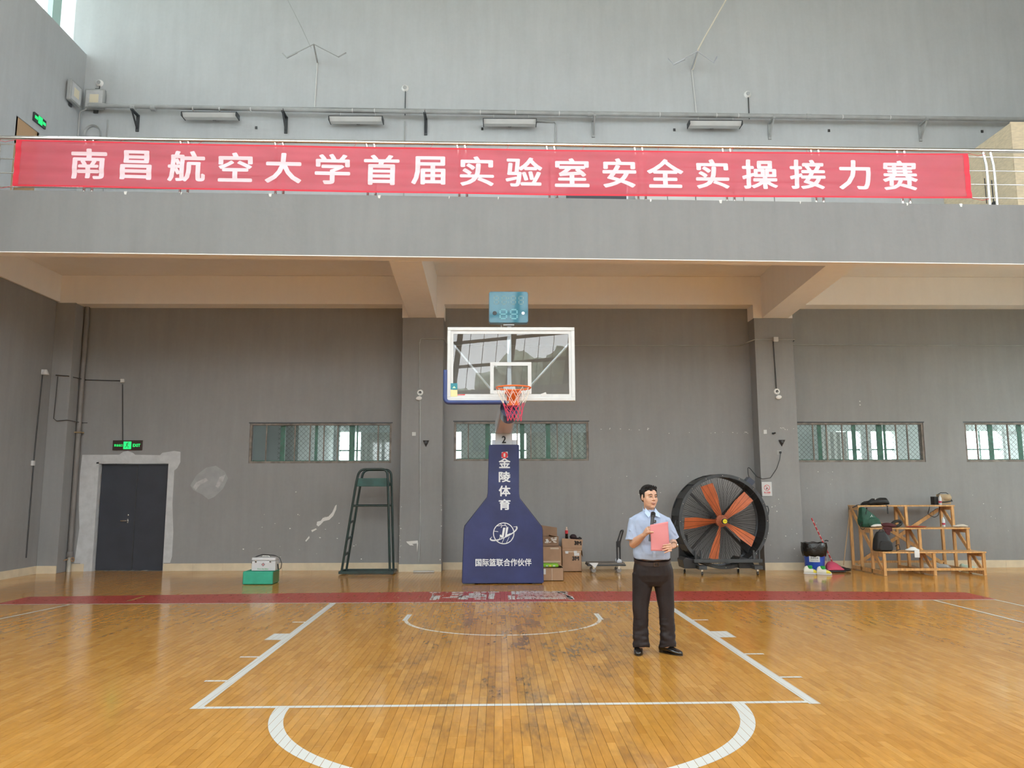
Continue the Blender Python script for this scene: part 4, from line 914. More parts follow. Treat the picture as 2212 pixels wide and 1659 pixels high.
# shot clock above the board
ck = empty('shot_clock', (.055, -1.24, 4.0)); ck.parent = hs; ck.location = Vector((.055, -1.24, 4.0)) - Vector(hs.location)
def rrect(x0, x1, z0, z1, r, n=6):
    out = []
    for cx, cz, a0 in ((x1 - r, z1 - r, 0), (x0 + r, z1 - r, 90), (x0 + r, z0 + r, 180), (x1 - r, z0 + r, 270)):
        for k in range(n + 1): a = rad(a0 + 90 * k / n); out.append((cx + r * math.cos(a), cz + r * math.sin(a)))
    return out
MB().prism(rrect(-.225, .335, 4.012, 4.472, .035), -1.34, -1.24).build('casing', mat('blue_grey_casing', (.06, .12, .17), .35), ck, bevel=.006)
MB().prism(rrect(-.215, .325, 4.02, 4.463, .03), -1.346, -1.342).build('tinted_window', mat('teal_tinted_acrylic', (.04, .16, .22), .04, spec=.28), ck)
mb = MB()
def seg7(cx, cz, w, h, t=.010):
    for a, b in (((-1, 1), (1, 1)), ((-1, 0), (1, 0)), ((-1, -1), (1, -1)), ((-1, 1), (-1, 0)), ((-1, 0), (-1, -1)), ((1, 1), (1, 0)), ((1, 0), (1, -1))):
        ax, az, bx_, bz_ = cx + a[0] * w / 2, cz + a[1] * h / 2, cx + b[0] * w / 2, cz + b[1] * h / 2
        d = Vector((bx_ - ax, bz_ - az)).normalized() * .009
        mb.bar((ax + d.x, -1.348, az + d.y), (bx_ - d.x, -1.348, bz_ - d.y), t, .002, up=(0, 1, 0))
mseg = mat('unlit_segment', (.17, .27, .27), .4); mseg2 = mat('unlit_blue_segment', (.12, .33, .40), .4)
for cx in (-.117, -.008, .123, .233): mb = MB(); seg7(cx, 4.344, .062, .115); mb.build('digit', mseg, ck)
for z in (4.36, 4.30): MB().box(.050, .062, -1.349, -1.347, z, z + .025).build('colon_dot', mseg, ck)
for cx in (-.02, .13): mb = MB(); seg7(cx, 4.14, .09, .13, .022); mb.build('large_digit', mseg2, ck)
MB().lathe((-.142, -1.346, 4.155), [(.028, -.006), (.03, 0)], 20, 'y').build('sounder', M['black'], ck); MB().lathe((.262, -1.346, 4.155), [(.022, -.004), (.024, 0)], 20, 'y').build('sensor', M['silver'], ck)
mb = MB(); mb.box(-.02, .135, -1.3, -1.22, 3.995, 4.01); mb.tube([(-.05, -1.27, 4.0), (-.048, -1.27, 3.96)], .006, 6); mb.build('clock_bracket', M['silver'], ck)

# ---------------------------------------------------------------- referee chair
rc = empty('umpire_chair', (-2.78, 4.2, 0), 'tall dark green tubular umpire chair leaning against the wall left of the pillar', 'chair')
yf, yk = 4.02, 4.50
fr = roundpath([(-3.25, yf, .06), (-2.99, yf, 1.9), (-2.93, yf, 2.11), (-2.37, yf, 2.11), (-2.35, yf, 1.85), (-2.28, yf, .07)], .12)
bk = roundpath([(-3.24, yk, .07), (-2.98, yk, 1.9), (-2.93, yk, 2.11), (-2.36, yk, 2.11), (-2.34, yk, 1.85), (-2.27, yk, .07)], .12)
MB().tube(fr, .024, 10).build('frame', M['greenm'], rc, smooth=True); MB().tube(bk, .024, 10).build('frame', M['greenm'], rc, smooth=True)
mb = MB()
for y in (yf - .05, yk): mb.bar((-3.3, y, .045), (-2.2, y, .045), .05)
mb.bar((-3.28, yf - .05, .045), (-3.28, yk, .045), .05); mb.bar((-2.22, yf - .05, .045), (-2.22, yk, .045), .05); mb.build('base_frame', M['greenm'], rc, bevel=.004)
for z, x in ((1.03, -3.11), (.70, -3.157), (.38, -3.203)): MB().bar((x, yf, z), (x, yk, z + .03), .035).build('rung', M['greenm'], rc)
MB().tube([(-3.06, yf, 1.37), (-2.33, yf, 1.37)], .02, 8).build('crossbar', M['greenm'], rc, smooth=True)
MB().tube([(-3.05, yk, 1.37), (-2.33, yk, 1.37)], .02, 8).build('crossbar', M['greenm'], rc, smooth=True)
mb = MB(); mb.add([(-3.0, yf - .005, 1.76), (-2.35, yf - .005, 1.76), (-2.35, yf + .01, 1.93), (-2.985, yf + .01, 1.93), (-3.0, yk, 1.78), (-2.35, yk, 1.78), (-2.35, yk, 1.80), (-2.985, yk, 1.80)], BF[:0] + [(0, 1, 2, 3), (3, 2, 6, 7), (4, 7, 6, 5), (0, 4, 5, 1), (1, 5, 6, 2), (0, 3, 7, 4)])
mb.build('seat_panel', M['greenp'], rc, bevel=.006)

# ---------------------------------------------------------------- first-aid box on a green block
gb = empty('green_block', (-4.42, 2.5, 0), 'green foam block on the floor under the white first-aid case', 'block')
MB().box(-4.69, -4.15, 2.30, 2.75, .004, .235, None).build('block', M['foam'], gb, bevel=.02)
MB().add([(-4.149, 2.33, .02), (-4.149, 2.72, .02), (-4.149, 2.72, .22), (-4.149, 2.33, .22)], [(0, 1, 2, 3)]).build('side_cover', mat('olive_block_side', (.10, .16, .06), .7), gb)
fa = empty('first_aid_box', (-4.35, 2.55, .237), 'white aluminium first-aid case with black strap standing on the green block', 'first-aid box')
MB().box(-4.555, -4.125, 2.36, 2.60, .24, .415).build('body', M['alu'], fa, bevel=.012)
MB().box(-4.555, -4.125, 2.355, 2.605, .418, .475).build('lid', M['alu'], fa, bevel=.012)
for x in (-4.475, -4.215):
    lt = MB().box(x - .016, x + .016, 2.345, 2.357, .385, .43).build('latch', M['steel'], fa, bevel=.003); MB().box(x - .01, x + .01, 2.34, 2.346, .39, .415).build('latch_hook', M['darkmetal'], lt)
mb = MB()
for s0, m_ in ((.034, 'ring'), ): mb.add([(-4.345, 2.357, .352 - s0), (-4.345 + s0, 2.357, .352), (-4.345, 2.357, .352 + s0), (-4.345 - s0, 2.357, .352)], [(0, 1, 2, 3)])
mb.build('emblem_border', mat('dull_purple_ink', (.14, .05, .08), .5), fa)
MB().add([(-4.345, 2.355, .352 - .022), (-4.345 + .022, 2.355, .352), (-4.345, 2.355, .352 + .022), (-4.345 - .022, 2.355, .352)], [(0, 1, 2, 3)]).build('emblem', M['paper'], fa)
mb = MB(); mb.box(-4.357, -4.333, 2.352, 2.354, .348, .356); mb.box(-4.349, -4.341, 2.352, 2.354, .340, .364); mb.build('red_cross', M['redink'], fa)
mb = MB(); fit_text(mb, 'First Aid Box', -4.345, .275, .20, .024, 2.357, .015, shear=.15); mb.build('lettering', mat('green_ink', (.08, .40, .16), .5), fa)
MB().tube(roundpath([(-4.41, 2.48, .475), (-4.40, 2.48, .495), (-4.28, 2.48, .495), (-4.27, 2.48, .475)], .01), .007, 8).build('handle', M['steel'], fa, smooth=True)
mb = MB(); mb.tube(roundpath([(-4.57, 2.5, .34), (-4.60, 2.5, .37), (-4.55, 2.52, .47), (-4.42, 2.55, .515), (-4.20, 2.55, .50), (-4.10, 2.53, .46), (-4.05, 2.5, .36), (-4.055, 2.48, .27), (-4.10, 2.48, .25), (-4.12, 2.5, .35)], .02), [(.006, .02)] * 58, 8); mb.build('strap', M['black'], fa, smooth=True)

# ---------------------------------------------------------------- exit sign over the door, conduit, pipe, lamp
e = empty('exit_sign', (-8.1, YW, 2.66), 'dark exit sign with green lit lettering over the double door', 'sign')
MB().box(-8.42, -7.79, YW - .035, YW, 2.555, 2.77).build('casing', mat('brown_black_casing', (.05, .03, .025), .4), e, bevel=.004)
mb = MB(); fit_text(mb, 'EXIT', -7.905, 2.66, .16, .065, YW - .038, .02); fit_text(mb, '安全出口', -8.295, 2.66, .18, .055, YW - .038, .015); mb.build('lettering', M['glow'], e)
mb = MB(); mb.box(-8.185, -8.02, YW - .04, YW - .037, 2.58, 2.74); mb.build('pictogram_field', M['glow'], e)
mb = MB(); y = YW - .042
def st(a, b, w): mb.bar((a[0], y, a[1]), (b[0], y, b[1]), w, .002, up=(0, 1, 0))
mb.lathe((-8.09, y, 2.722), [(.012, -.001), (.012, 0)], 12, 'y'); st((-8.1, 2.705), (-8.115, 2.66), .02); st((-8.10, 2.70), (-8.06, 2.68), .010); st((-8.10, 2.70), (-8.14, 2.69), .010); st((-8.115, 2.66), (-8.08, 2.635), .013); st((-8.08, 2.635), (-8.085, 2.60), .012); st((-8.115, 2.66), (-8.13, 2.625), .013); st((-8.13, 2.625), (-8.16, 2.62), .012)
mb.build('running_figure', M['doorslate'], e)
MB().tube([(-8.3, YW - .012, 4.0), (-8.22, YW - .012, 2.77)], .012, 6).build('conduit', M['wire_d'], None, label='dark conduit dropping from the white box to the exit sign over the door', cat='conduit')
MB().box(-8.34, -8.26, YW - .05, YW, 4.03, 4.11).build('junction_box', M['white'], None, label='small white junction box on the wall above the exit sign', cat='junction box', bevel=.005)
mb = MB(); mb.tube([(-9.5, 4.47, 4.13), (-9.25, 4.46, 4.11), (-9.17, 4.7, 4.10), (-9.1, YW - .02, 4.09), (-8.34, YW - .02, 4.07)], .01, 6); mb.tube([(-9.45, 4.46, 4.1), (-9.47, 4.46, 3.2), (-9.4, 4.46, 3.15), (-9.2, 4.46, 3.17), (-9.1, YW - .02, 3.15), (-9.0, YW - .02, 3.15)], .008, 6); mb.build('cable', M['wire_d'], None, label='dark cable looping from the corner lamp behind the drain pipe', cat='cable')
e = empty('corner_lamp', (XL, 4.17, 4.13), 'small white cone lamp on the left wall beside the corner', 'lamp')
MB().lathe((XL + .07, 4.17, 4.15), [(.03, .05), (.06, -.02), (.075, -.06)], 18, 'z').build('shade', M['white'], e, smooth=True); MB().box(XL, XL + .05, 4.14, 4.2, 4.1, 4.2).build('mount', M['white'], e)
mb = MB(); mb.tube([(XL + .015, 4.17, 4.1), (XL + .015, 4.1, 2.3), (XL + .015, 4.1, .35)], .012, 6); mb.build('conduit', M['wire_d'], e); MB().box(XL, XL + .05, 4.03, 4.09, 2.2, 2.3).build('socket', M['white'], e)
dp = empty('drain_pipe', (-9.15, 4.85, 0), 'grey vertical drain pipe in the corner left of the double door', 'pipe')
MB().tube([(-9.14, 4.86, 5.7), (-9.14, 4.86, .42)], .05, 14).build('pipe_run', M['piped'], dp, smooth=True)
MB().lathe((-9.14, 4.86, .36), [(.055, -.06), (.065, -.05), (.065, .05), (.055, .06)], 16, 'z').build('foot_coupling', M['piped'], dp, smooth=True)
MB().tube([(-9.14, 4.86, .32), (-9.14, 4.86, .0)], .045, 14).build('foot_pipe', mat('galvanised_pipe', (.45, .43, .38), .4, .3, var=.2), dp, smooth=True)
MB().box(-9.23, -9.05, 4.79, 4.92, 2.92, 2.95).build('clamp', mat('rusty_clamp', (.28, .2, .11), .7), dp)
mb = MB(); mb.tube([(-9.14 - .12 + .055 * math.cos(2 * PI * i / 16), 4.74, .24 + .055 * math.sin(2 * PI * i / 16)) for i in range(16)], .01, 6, closed=True); mb.tube([(-9.14 - .12, 4.74, .24), (-9.14, 4.8, .26)], .015, 6); mb.tube([(-9.02 + .03 * math.cos(2 * PI * i / 12), 4.76, .26 + .04 * math.sin(2 * PI * i / 12)) for i in range(12)], .012, 6, closed=True)
mb.build('valve_wheel', mat('rusty_valve', (.35, .22, .12), .6, .4), dp, smooth=True)

# ---------------------------------------------------------------- fittings on pillars and wall
def dangling(x, z, zt, lab, cx):
    e = empty('smoke_detector', (x, YP, z), lab, 'detector')
    MB().lathe((x, YP, z), [(.04, -.02), (.06, -.018), (.068, 0)], 22, 'y').build('base_ring', M['whiteb'], e, smooth=True)
    MB().lathe((x, YP, z), [(.018, -.024), (.03, -.023), (.03, -.018)], 14, 'y').build('terminal', M['darkmetal'], e)
    MB().ell((x + cx, YP - .05, z - .13), (.066, .03, .045), 18, 8, Matrix.Rotation(rad(-10), 3, 'Y')).build('hanging_head', M['whiteb'], e, smooth=True)
    MB().tube([(x, YP - .02, z), (x + cx * .5, YP - .05, z - .07), (x + cx, YP - .05, z - .12)], .006, 5).build('lead', M['white'], e)
    MB().tube([(x - .01, YP - .012, z + .06), (x - .03, YP - .012, zt)], .012, 6).build('conduit', M['wire_d'] if x > 0 else M['pipe'], e)
    return e
dangling(-1.77, 3.76, 4.86, 'opened white detector hanging on the pillar left of the backboard', -.02)
dangling(5.93, 3.78, 4.88, 'opened white detector hanging on the pillar right of the backboard', .02)
MB().box(5.90, 6.0, YP - .06, YP, 4.87, 4.97).build('junction_box', M['white'], None, label='white junction box on the right pillar under the beige beam', cat='junction box', bevel=.005)
mb = MB(); mb.tube(roundpath([(-1.8, YP - .012, 4.8), (-1.78, YP - .012, 4.93), (-1.26, YP - .012, 4.93), (-1.22, YW - .012, 4.86), (5.3, YW - .012, 4.86), (5.42, YP + .1, 4.9), (5.5, YP - .012, 4.92), (6.38, YP - .012, 4.92), (6.4, YW - .012, 4.88), (12.8, YW - .012, 4.86)], .04), .012, 6)
mb.build('conduit', M['pipe'], None, label='long thin grey conduit running across the lower wall behind the backboard', cat='conduit')
MB().tube([(-1.77, YP - .012, 3.6), (-1.73, YP - .012, 1.0), (-1.75, YP - .012, .2)], .016, 6).build('conduit', M['pipe'], None, label='grey conduit running down the pillar left of the basketball stand', cat='conduit')
for x, lab in ((-1.63, 'black triangular bracket on the left pillar'), (5.98, 'black triangular bracket on the right pillar above the socket')):
    e = empty('triangular_bracket', (x, YP, 2.67), lab, 'bracket')
    MB().add([(x - .065, YP - .05, 2.73), (x + .065, YP - .05, 2.73), (x, YP - .02, 2.60), (x - .065, YP, 2.73), (x + .065, YP, 2.73), (x, YP, 2.59)], [(0, 2, 1), (0, 1, 4, 3), (0, 3, 5, 2), (1, 2, 5, 4)]).build('bracket_body', M['black'], e)
    MB().lathe((x, YP - .04, 2.69), [(.025, -.02), (.03, 0)], 14, 'y').build('knob', M['darkmetal'], e)
e = empty('camera_bracket', (5.82, YP, 2.87), 'small black clip on the right pillar', 'clip'); MB().ell((5.80, YP - .02, 2.87), (.028, .02, .02), 10, 6).build('clip_head', M['black'], e, smooth=True); MB().ell((5.84, YP - .02, 2.88), (.018, .02, .018), 10, 6).build('clip_tail', M['black'], e, smooth=True)
MB().box(5.40 + .2, 5.47 + .2, YP - .012, YP, 2.86, 2.95).build('wall_switch', M['white'], None, label='small white switch plate on the right pillar beside a black clip', cat='switch', bevel=.003)
MB().box(-1.93, -1.85, YP - .012, YP, 2.83, 2.91).build('wall_switch', M['white'], None, label='small white switch plate on the left pillar', cat='switch', bevel=.003)
e = empty('wall_socket', (5.92, YP, 2.46), 'grey wall socket with a black plug on the right pillar', 'socket')
MB().box(5.865, 5.955, YP - .012, YP, 2.41, 2.51).build('plate', M['pipe'], e, bevel=.003)
pg = empty('power_cord', (5.93, YP - .02, 2.46), 'black power cord drooping from the pillar socket to the fan', 'cord')
MB().box(5.915, 5.95, YP - .06, YP - .013, 2.44, 2.485).build('plug', M['black'], pg, bevel=.006)
pts = [(5.93, 4.5, 2.44), (5.9, 4.5, 2.3), (5.83, 4.5, 2.12), (5.74, 4.49, 2.0), (5.68, 4.48, 1.92), (5.5, 4.46, 1.90), (5.38, 4.45, 1.95), (5.31, 4.5, 2.06), (5.25, 4.5, 2.14), (5.21, 4.5, 2.14), (5.2, 4.45, 2.0), (5.2, 4.3, 1.83)]
MB().tube(roundpath(pts, .03, 4), .008, 6).build('cord', M['black'], pg, smooth=True)
sg = empty('no_smoking_sign', (5.56, YP, 1.69), 'white framed no-smoking notice on the right pillar beside the fan', 'sign')
MB().box(5.505, 5.72, YP - .02, YP, 1.54, 1.84).build('frame', M['alu'], sg, bevel=.003); cx = 5.612
MB().box(5.517, 5.708, YP - .022, YP - .0205, 1.552, 1.828).build('sheet', M['paper'], sg)
mb = MB(); ring(mb, lambda t: (cx + .058 * math.cos(t), 1.715 + .058 * math.sin(t)), .005, 32, y=YP - .024); ring(mb, lambda t: (cx - .041 + .082 * t, 1.756 - .082 * t), .004, 1, 0, 1, y=YP - .025)
fit_text(mb, '禁止吸烟', cx, 1.617, .135, .034, YP - .024, .02); fit_text(mb, 'NO SMOKING', cx, 1.585, .12, .012, YP - .024); mb.build('red_print', M['redink'], sg)
mb = MB(); mb.bar((cx - .025, YP - .0235, 1.69), (cx + .02, YP - .0235, 1.70), .01, .001, up=(0, 1, 0)); mb.ell((cx - .01, YP - .0235, 1.695), (.012, .0005, .012), 8, 4); ring(mb, lambda t: (cx + .012 + .01 * math.sin(t * 6), 1.70 + .04 * t), .002, 8, 0, 1, y=YP - .0235); ring(mb, lambda t: (cx - .01 + .01 * math.sin(t * 6), 1.71 + .035 * t), .002, 8, 0, 1, y=YP - .0235); mb.build('cigarette', M['ink'], sg)

# ---------------------------------------------------------------- cartons beside the stand
def carton(name, label, x0, x1, y0, y1, z0, z1, rz=0, flaps=(), m=None, open_=False, h=.004):
    e = empty(name, ((x0 + x1) / 2, (y0 + y1) / 2, z0), label, 'box', rotz=0)
    m = m or M['card']; R = Matrix.Rotation(rad(rz), 3, 'Z'); c = Vector(((x0 + x1) / 2, (y0 + y1) / 2, 0))
    def B(a, b, c_, d, e_, f):
        mb = MB(); mb.box(a, b, c_, d, e_, f); mb.v = [R @ (v - c) + c for v in mb.v]; return mb
    if open_:
        mb = MB(); t = .006
        for q in ((x0, x1, y0, y0 + t), (x0, x1, y1 - t, y1), (x0, x0 + t, y0, y1), (x1 - t, x1, y0, y1)): mb.box(q[0], q[1], q[2], q[3], z0, z1)
        mb.box(x0, x1, y0, y1, z0, z0 + t); mb.v = [R @ (v - c) + c for v in mb.v]; mb.build('body', m, e)
    else: B(x0, x1, y0, y1, z0, z1).build('body', m, e, bevel=.006)
    for quad in flaps:
        mb = MB(); q = [Vector(p) for p in quad]; n_ = (q[1] - q[0]).cross(q[2] - q[0]).normalized() * .005
        mb.add(q + [p + n_ for p in q], [(0, 1, 2, 3), (7, 6, 5, 4), (0, 4, 5, 1), (1, 5, 6, 2), (2, 6, 7, 3), (3, 7, 4, 0)]); mb.build('flap', m, e)
    return e
M['tape'] = mat('glossy_packing_tape', (.62, .50, .38), .15)
b3 = carton('cardboard_box', 'tall brown carton marked 3M standing right of the carton pile', 1.23, 1.635, 4.42, 4.85, .004, .50, open_=True, flaps=[[(1.235, 4.415, .43), (1.64, 4.415, .43), (1.675, 4.50, .645), (1.24, 4.50, .675)], [(1.64, 4.42, .50), (1.64, 4.8, .50), (1.67, 4.8, .33), (1.67, 4.45, .30)], [(1.24, 4.6, .5), (1.62, 4.6, .5), (1.62, 4.75, .64), (1.25, 4.75, .64)]])
MB().box(1.26, 1.61, 4.5, 4.82, .45, .635).build('inner_lining', M['card2'], b3)
mb = MB(); fit_text(mb, '3M', 1.51, .27, .145, .085, 4.41, .045); mb.build('printed_mark', M['ink'], b3)
mb = MB(); fit_text(mb, '3M', 1.565, .585, .15, .085, 4.41, .045, fn=lambda p: Vector((p.x, 4.41 + (p.z - .43) * .38 - .014, p.z - (p.x - 1.5) * .06))); mb.build('printed_mark', M['ink'], b3)
for q in ((1.30, 1.36, 4.405, 4.408, .37, .42), (1.475, 1.54, 4.405, 4.408, .38, .425), (1.48, 1.59, 4.402, 4.405, .325, .385)): MB().box(*q).build('label', M['paper'], b3)
mb = MB(); mb.box(1.29, 1.62, 4.413, 4.416, .395, .42); mb.build('tape', M['tape'], b3)
bA = carton('cardboard_box', 'crushed brown carton wrapped in shiny tape on top of the pile', .80, 1.13, 4.1, 4.5, .545, .74, rz=3, m=M['card2'], flaps=[[(.80, 4.3, .74), (1.12, 4.3, .70), (1.13, 4.42, .90), (.80, 4.42, .95)], [(.94, 4.05, .78), (1.10, 4.06, .73), (1.12, 4.18, .70), (.94, 4.2, .74)]])
random.seed(4); mb = MB()
for k in range(14):
    x = random.uniform(.82, 1.08); z = random.uniform(.6, .72); mb.add([(x, 4.085, z), (x + .05, 4.082, z + random.uniform(-.02, .02)), (x + .04, 4.084, z + .025), (x - .01, 4.086, z + .02)], [(0, 1, 2, 3)])
mb.build('tape', mat('crinkled_clear_tape', (.75, .68, .6), .1), bA)
MB().box(.88, .935, 4.078, 4.084, .63, .665).build('label', M['paper'], bA)
bC = carton('cardboard_box', 'large brown carton at the bottom back of the pile behind the green packet', .78, 1.17, 3.85, 4.40, .004, .54, flaps=[])
mb = MB(); mb.box(.80, 1.15, 3.843, 3.849, .24, .27); mb.box(.95, 1.12, 3.84, 3.848, .5, .53); mb.build('tape', M['tape'], bC)
bL = carton('cardboard_box', 'low open brown carton nearest the navy pad', .72, 1.12, 2.72, 3.2, .004, .235, open_=True, flaps=[[(1.12, 2.73, .235), (1.12, 3.19, .235), (1.06, 3.19, .30), (1.03, 2.8, .31)]])
MB().box(.75, .79, 2.712, 2.719, .12, .22).build('label', M['paper'], bL); mb = MB(); mb.box(.9, .91, 2.714, 2.719, .01, .23); mb.build('tape', M['tape'], bL)
gp = empty('green_packet', (.9, 2.95, .235), 'lime green packet lying on the low open carton', 'packet')
MB().box(.74, 1.04, 2.82, 3.1, .24, .30).build('packet_body', mat('lime_green_print', (.24, .55, .02), .4), gp, bevel=.012)
mb = MB(); mb.box(.80, .84, 2.812, 2.818, .255, .275); mb.box(.93, .975, 2.812, 2.818, .255, .275); mb.build('white_print', M['paper'], gp); MB().box(.86, .9, 2.812, 2.818, .25, .28).build('yellow_print', mat('yellow_print', (.7, .6, .05), .5), gp)
bt = empty('cola_bottle', (1.35, 4.66, .64), 'dark cola bottle with red label standing on the 3M carton', 'bottle')
MB().lathe((1.35, 4.66, 0), [(.028, .64), (.032, .65), (.032, .70), (.029, .735), (.032, .77)], 20).build('bottle_bottom', mat('dark_cola', (.015, .006, .004), .08), bt, smooth=True)
MB().lathe((1.35, 4.66, 0), [(.0325, .765), (.033, .80), (.0325, .835)], 20).build('label_band', mat('red_label', (.6, .03, .04), .4), bt, smooth=True)
MB().lathe((1.35, 4.66, 0), [(.031, .834), (.024, .862), (.012, .88), (.012, .885)], 20).build('neck', mat('clear_bottle_neck', (.6, .42, .35), .1), bt, smooth=True)
MB().lathe((1.35, 4.66, 0), [(.015, .883), (.015, .903)], 14).build('cap', mat('pale_cap', (.72, .58, .42), .5), bt, smooth=True)
cp = MB(); cp.ell((1.49, 4.66, .695), (.075, .09, .06), 18, 10); cp.ell((1.57, 4.62, .665), (.06, .06, .02), 14, 6); tag(solid(cp, 'cap', mat('dark_maroon_cloth', (.03, .015, .02), .8), None, .006, 4), 'dark cap lying on the 3M carton beside the cola bottle', 'cap')
sb = MB(); sb.tube([(1.58, 4.6, .66), (1.62, 4.6, .69), (1.66, 4.62, .66)], .018, 8); sb.ell((1.61, 4.62, .655), (.04, .04, .018), 12, 6); tag(solid(sb, 'knotted_strap', M['black'], None, .005, 3), 'small black knotted strap on the right edge of the 3M carton', 'strap')

# ---------------------------------------------------------------- platform cart
ct = empty('platform_cart', (2.1, 4.4, 0), 'flat hand cart with upright black handle against the wall', 'cart')
MB().box(1.74, 2.50, 4.15, 4.62, .165, .195).build('deck', mat('worn_deck_plate', (.17, .145, .12), .45, .2, var=.3), ct, bevel=.006)
MB().box(1.73, 2.515, 4.14, 4.63, .135, .168).build('bumper', M['darkmetal'], ct, bevel=.01)
mb = MB(); mb.tube(roundpath([(2.36, 4.30, .20), (2.36, 4.30, .58), (2.455, 4.32, .84), (2.53, 4.5, .84), (2.45, 4.5, .58), (2.45, 4.5, .20)], .05), .016, 8); mb.bar((2.36, 4.30, .56), (2.45, 4.5, .56), .035, .12); mb.build('handle', M['black'], ct, smooth=True)
for y in (4.27, 4.52):
    mb = MB(); mb.lathe((2.40, y, .215), [(.02, -.02), (.05, -.015), (.05, .015), (.02, .02)], 18, 'y'); mb.build('hinge', M['silver'], ct, smooth=True)
for x, y in ((1.86, 4.22), (1.86, 4.52), (2.38, 4.22), (2.38, 4.52)):
    w = MB().lathe((x, y, .05), [(.012, -.016), (.048, -.016), (.048, .016), (.012, .016)], 20, 'y').build('wheel', mat('grey_rubber', (.25, .24, .23), .5), ct, smooth=True)
    MB().box(x - .02, x + .02, y - .025, y + .025, .07, .14).build('caster_fork', M['steel'], w)
mb = MB(); mb.add([(1.76, 4.135, .2), (1.95, 4.135, .2), (1.88, 4.10, .10), (1.76, 4.2, .201), (1.95, 4.2, .201)], [(0, 2, 1), (0, 1, 4, 3)]); o = mb.build('paper_sheet', M['paper'], None, label='white paper corner hanging over the left end of the hand cart', cat='paper', fix=False)

# ---------------------------------------------------------------- drum fan
fan = empty('drum_fan', (4.46, 4.0, 0), 'large black drum fan with orange blades on casters', 'fan')
FC = Vector((4.455, 3.78, 1.045)); FN = Matrix.Rotation(rad(6), 3, 'Z')
def fl(p): return FC + FN @ Vector((p[0] * .978, p[1], p[2] * .978))      # local: x right, y back, z up
def torus_band(prof, n=72):
    mb = MB(); rings = []
    for i in range(n):
        a = 2 * PI * i / n; rings.append([fl((r * math.cos(a), y, r * math.sin(a))) for r, y in prof])
    k = len(prof); vs = [v for r in rings for v in r]; fs = []
    for i in range(n):
        j = (i + 1) % n
        for q in range(k): fs.append((i * k + q, i * k + (q + 1) % k, j * k + (q + 1) % k, j * k + q))
    return mb.add(vs, fs)
torus_band([(.935, 0), (.95, 0), (.95, .44), (.935, .44)]).build('drum', M['black'], fan, smooth=True)
torus_band([(.90, -.02), (.965, -.02), (.97, .02), (.935, .03), (.90, .0)]).build('front_ring', M['darkmetal'], fan, smooth=True)
torus_band([(.90, .44), (.965, .42), (.965, .47), (.90, .46)]).build('rear_ring', M['darkmetal'], fan, smooth=True)
mb = MB()
for k in range(16):
    a = 2 * PI * (k + .5) / 16; 
    rr_ = FN @ Matrix.Rotation(-a, 3, 'Y'); c = fl((.955 * math.cos(a), .22, .955 * math.sin(a))); mb2 = MB().box(c.x - .012, c.x + .012, c.y - .2, c.y + .2, c.z - .08, c.z + .08, rr_); mb.add(mb2.v, mb2.f)
mb.build('drum_rib', M['darkmetal'], fan)
mb = MB()
for k in range(16):
    a = 2 * PI * k / 16; mb.ell(fl((.935 * math.cos(a), -.024, .935 * math.sin(a))), (.008, .006, .008), 8, 4)
mb.build('ring_bolts', M['steel'], fan)
for nm, y0, n_, r_ in (('front_grille', -.005, 44, .0028), ('rear_grille', .44, 110, .003)):
    mb = MB()
    for k in range(n_):
        a = 2 * PI * k / n_; c_, s_ = math.cos(a), math.sin(a); yy = -.03 if y0 < .1 else .05
        mb.tube([fl((.08 * c_, y0 + yy, .08 * s_)), fl((.5 * c_, y0 + yy * .8, .5 * s_)), fl((.92 * c_, y0, .92 * s_))], r_, 4)
    mb.build(nm, M['black'], fan)
mb = MB()
for a in (45, 135, 225, 315):
    a = rad(a); mb.bar(fl((.1 * math.cos(a), .36, .1 * math.sin(a))), fl((.93 * math.cos(a), .36, .93 * math.sin(a))), .03, .05)
mb.build('motor_stay', M['black'], fan)
mb = MB(); prof = [(.10, .22), (.12, .24), (.13, .40), (.10, .44)]; rg_ = []
for r, y in prof: rg_.append([fl((r * math.cos(2 * PI * i / 24), y, r * math.sin(2 * PI * i / 24))) for i in range(24)])
mb.loft(rg_); mb.build('motor', M['darkmetal'], fan, smooth=True)
hb = MB(); hb.loft([[fl((r * math.cos(2 * PI * i / 28), y, r * math.sin(2 * PI * i / 28))) for i in range(28)] for r, y in ((.06, .08), (.125, .10), (.125, .16), (.10, .22))]); hb.build('blade_hub', M['fanor'], fan, smooth=True)
for k in range(5):
    th = rad(38 + 72 * k); mb = MB(); rings = []
    for i in range(9):
        t = i / 8; r = .10 + (.80 - .10) * t; w = (.055 + .075 * min(1, t * 1.6)); tw = rad(48 - 26 * t)
        ring_ = []
        for (u, v) in ((-1, 0), (-.5, .008), (0, .012), (.5, .008), (1, 0), (.5, -.004), (0, 0.0), (-.5, -.004)):
            a_ = u * w; yy = .13 + a_ * math.sin(tw) + v; cc = a_ * math.cos(tw) + (.02 * t)
            ring_.append(fl((r * math.cos(th) - cc * math.sin(th), yy, r * math.sin(th) + cc * math.cos(th))))
        rings.append(ring_)
    mb.loft(rings); mb.build('blade', M['fanor'], fan, smooth=True)
def disc(r0, y0, y1, n=24): return MB().loft([[fl((r0 * math.cos(2 * PI * i / n), y, r0 * math.sin(2 * PI * i / n))) for i in range(n)] for y in (y0, y1)])
disc(.062, -.06, -.02).build('centre_cap', M['black'], fan, smooth=True); disc(.046, -.064, -.06).build('yellow_badge', mat('yellow_badge', (.78, .66, .02), .4), fan)
mb = MB(); mb.v = []; fit_text(mb, '大风扇', 0, 0, .05, .014, 0, .02, fn=lambda p: fl((p.x, -.066, p.z))); mb.build('badge_print', M['ink'], fan)
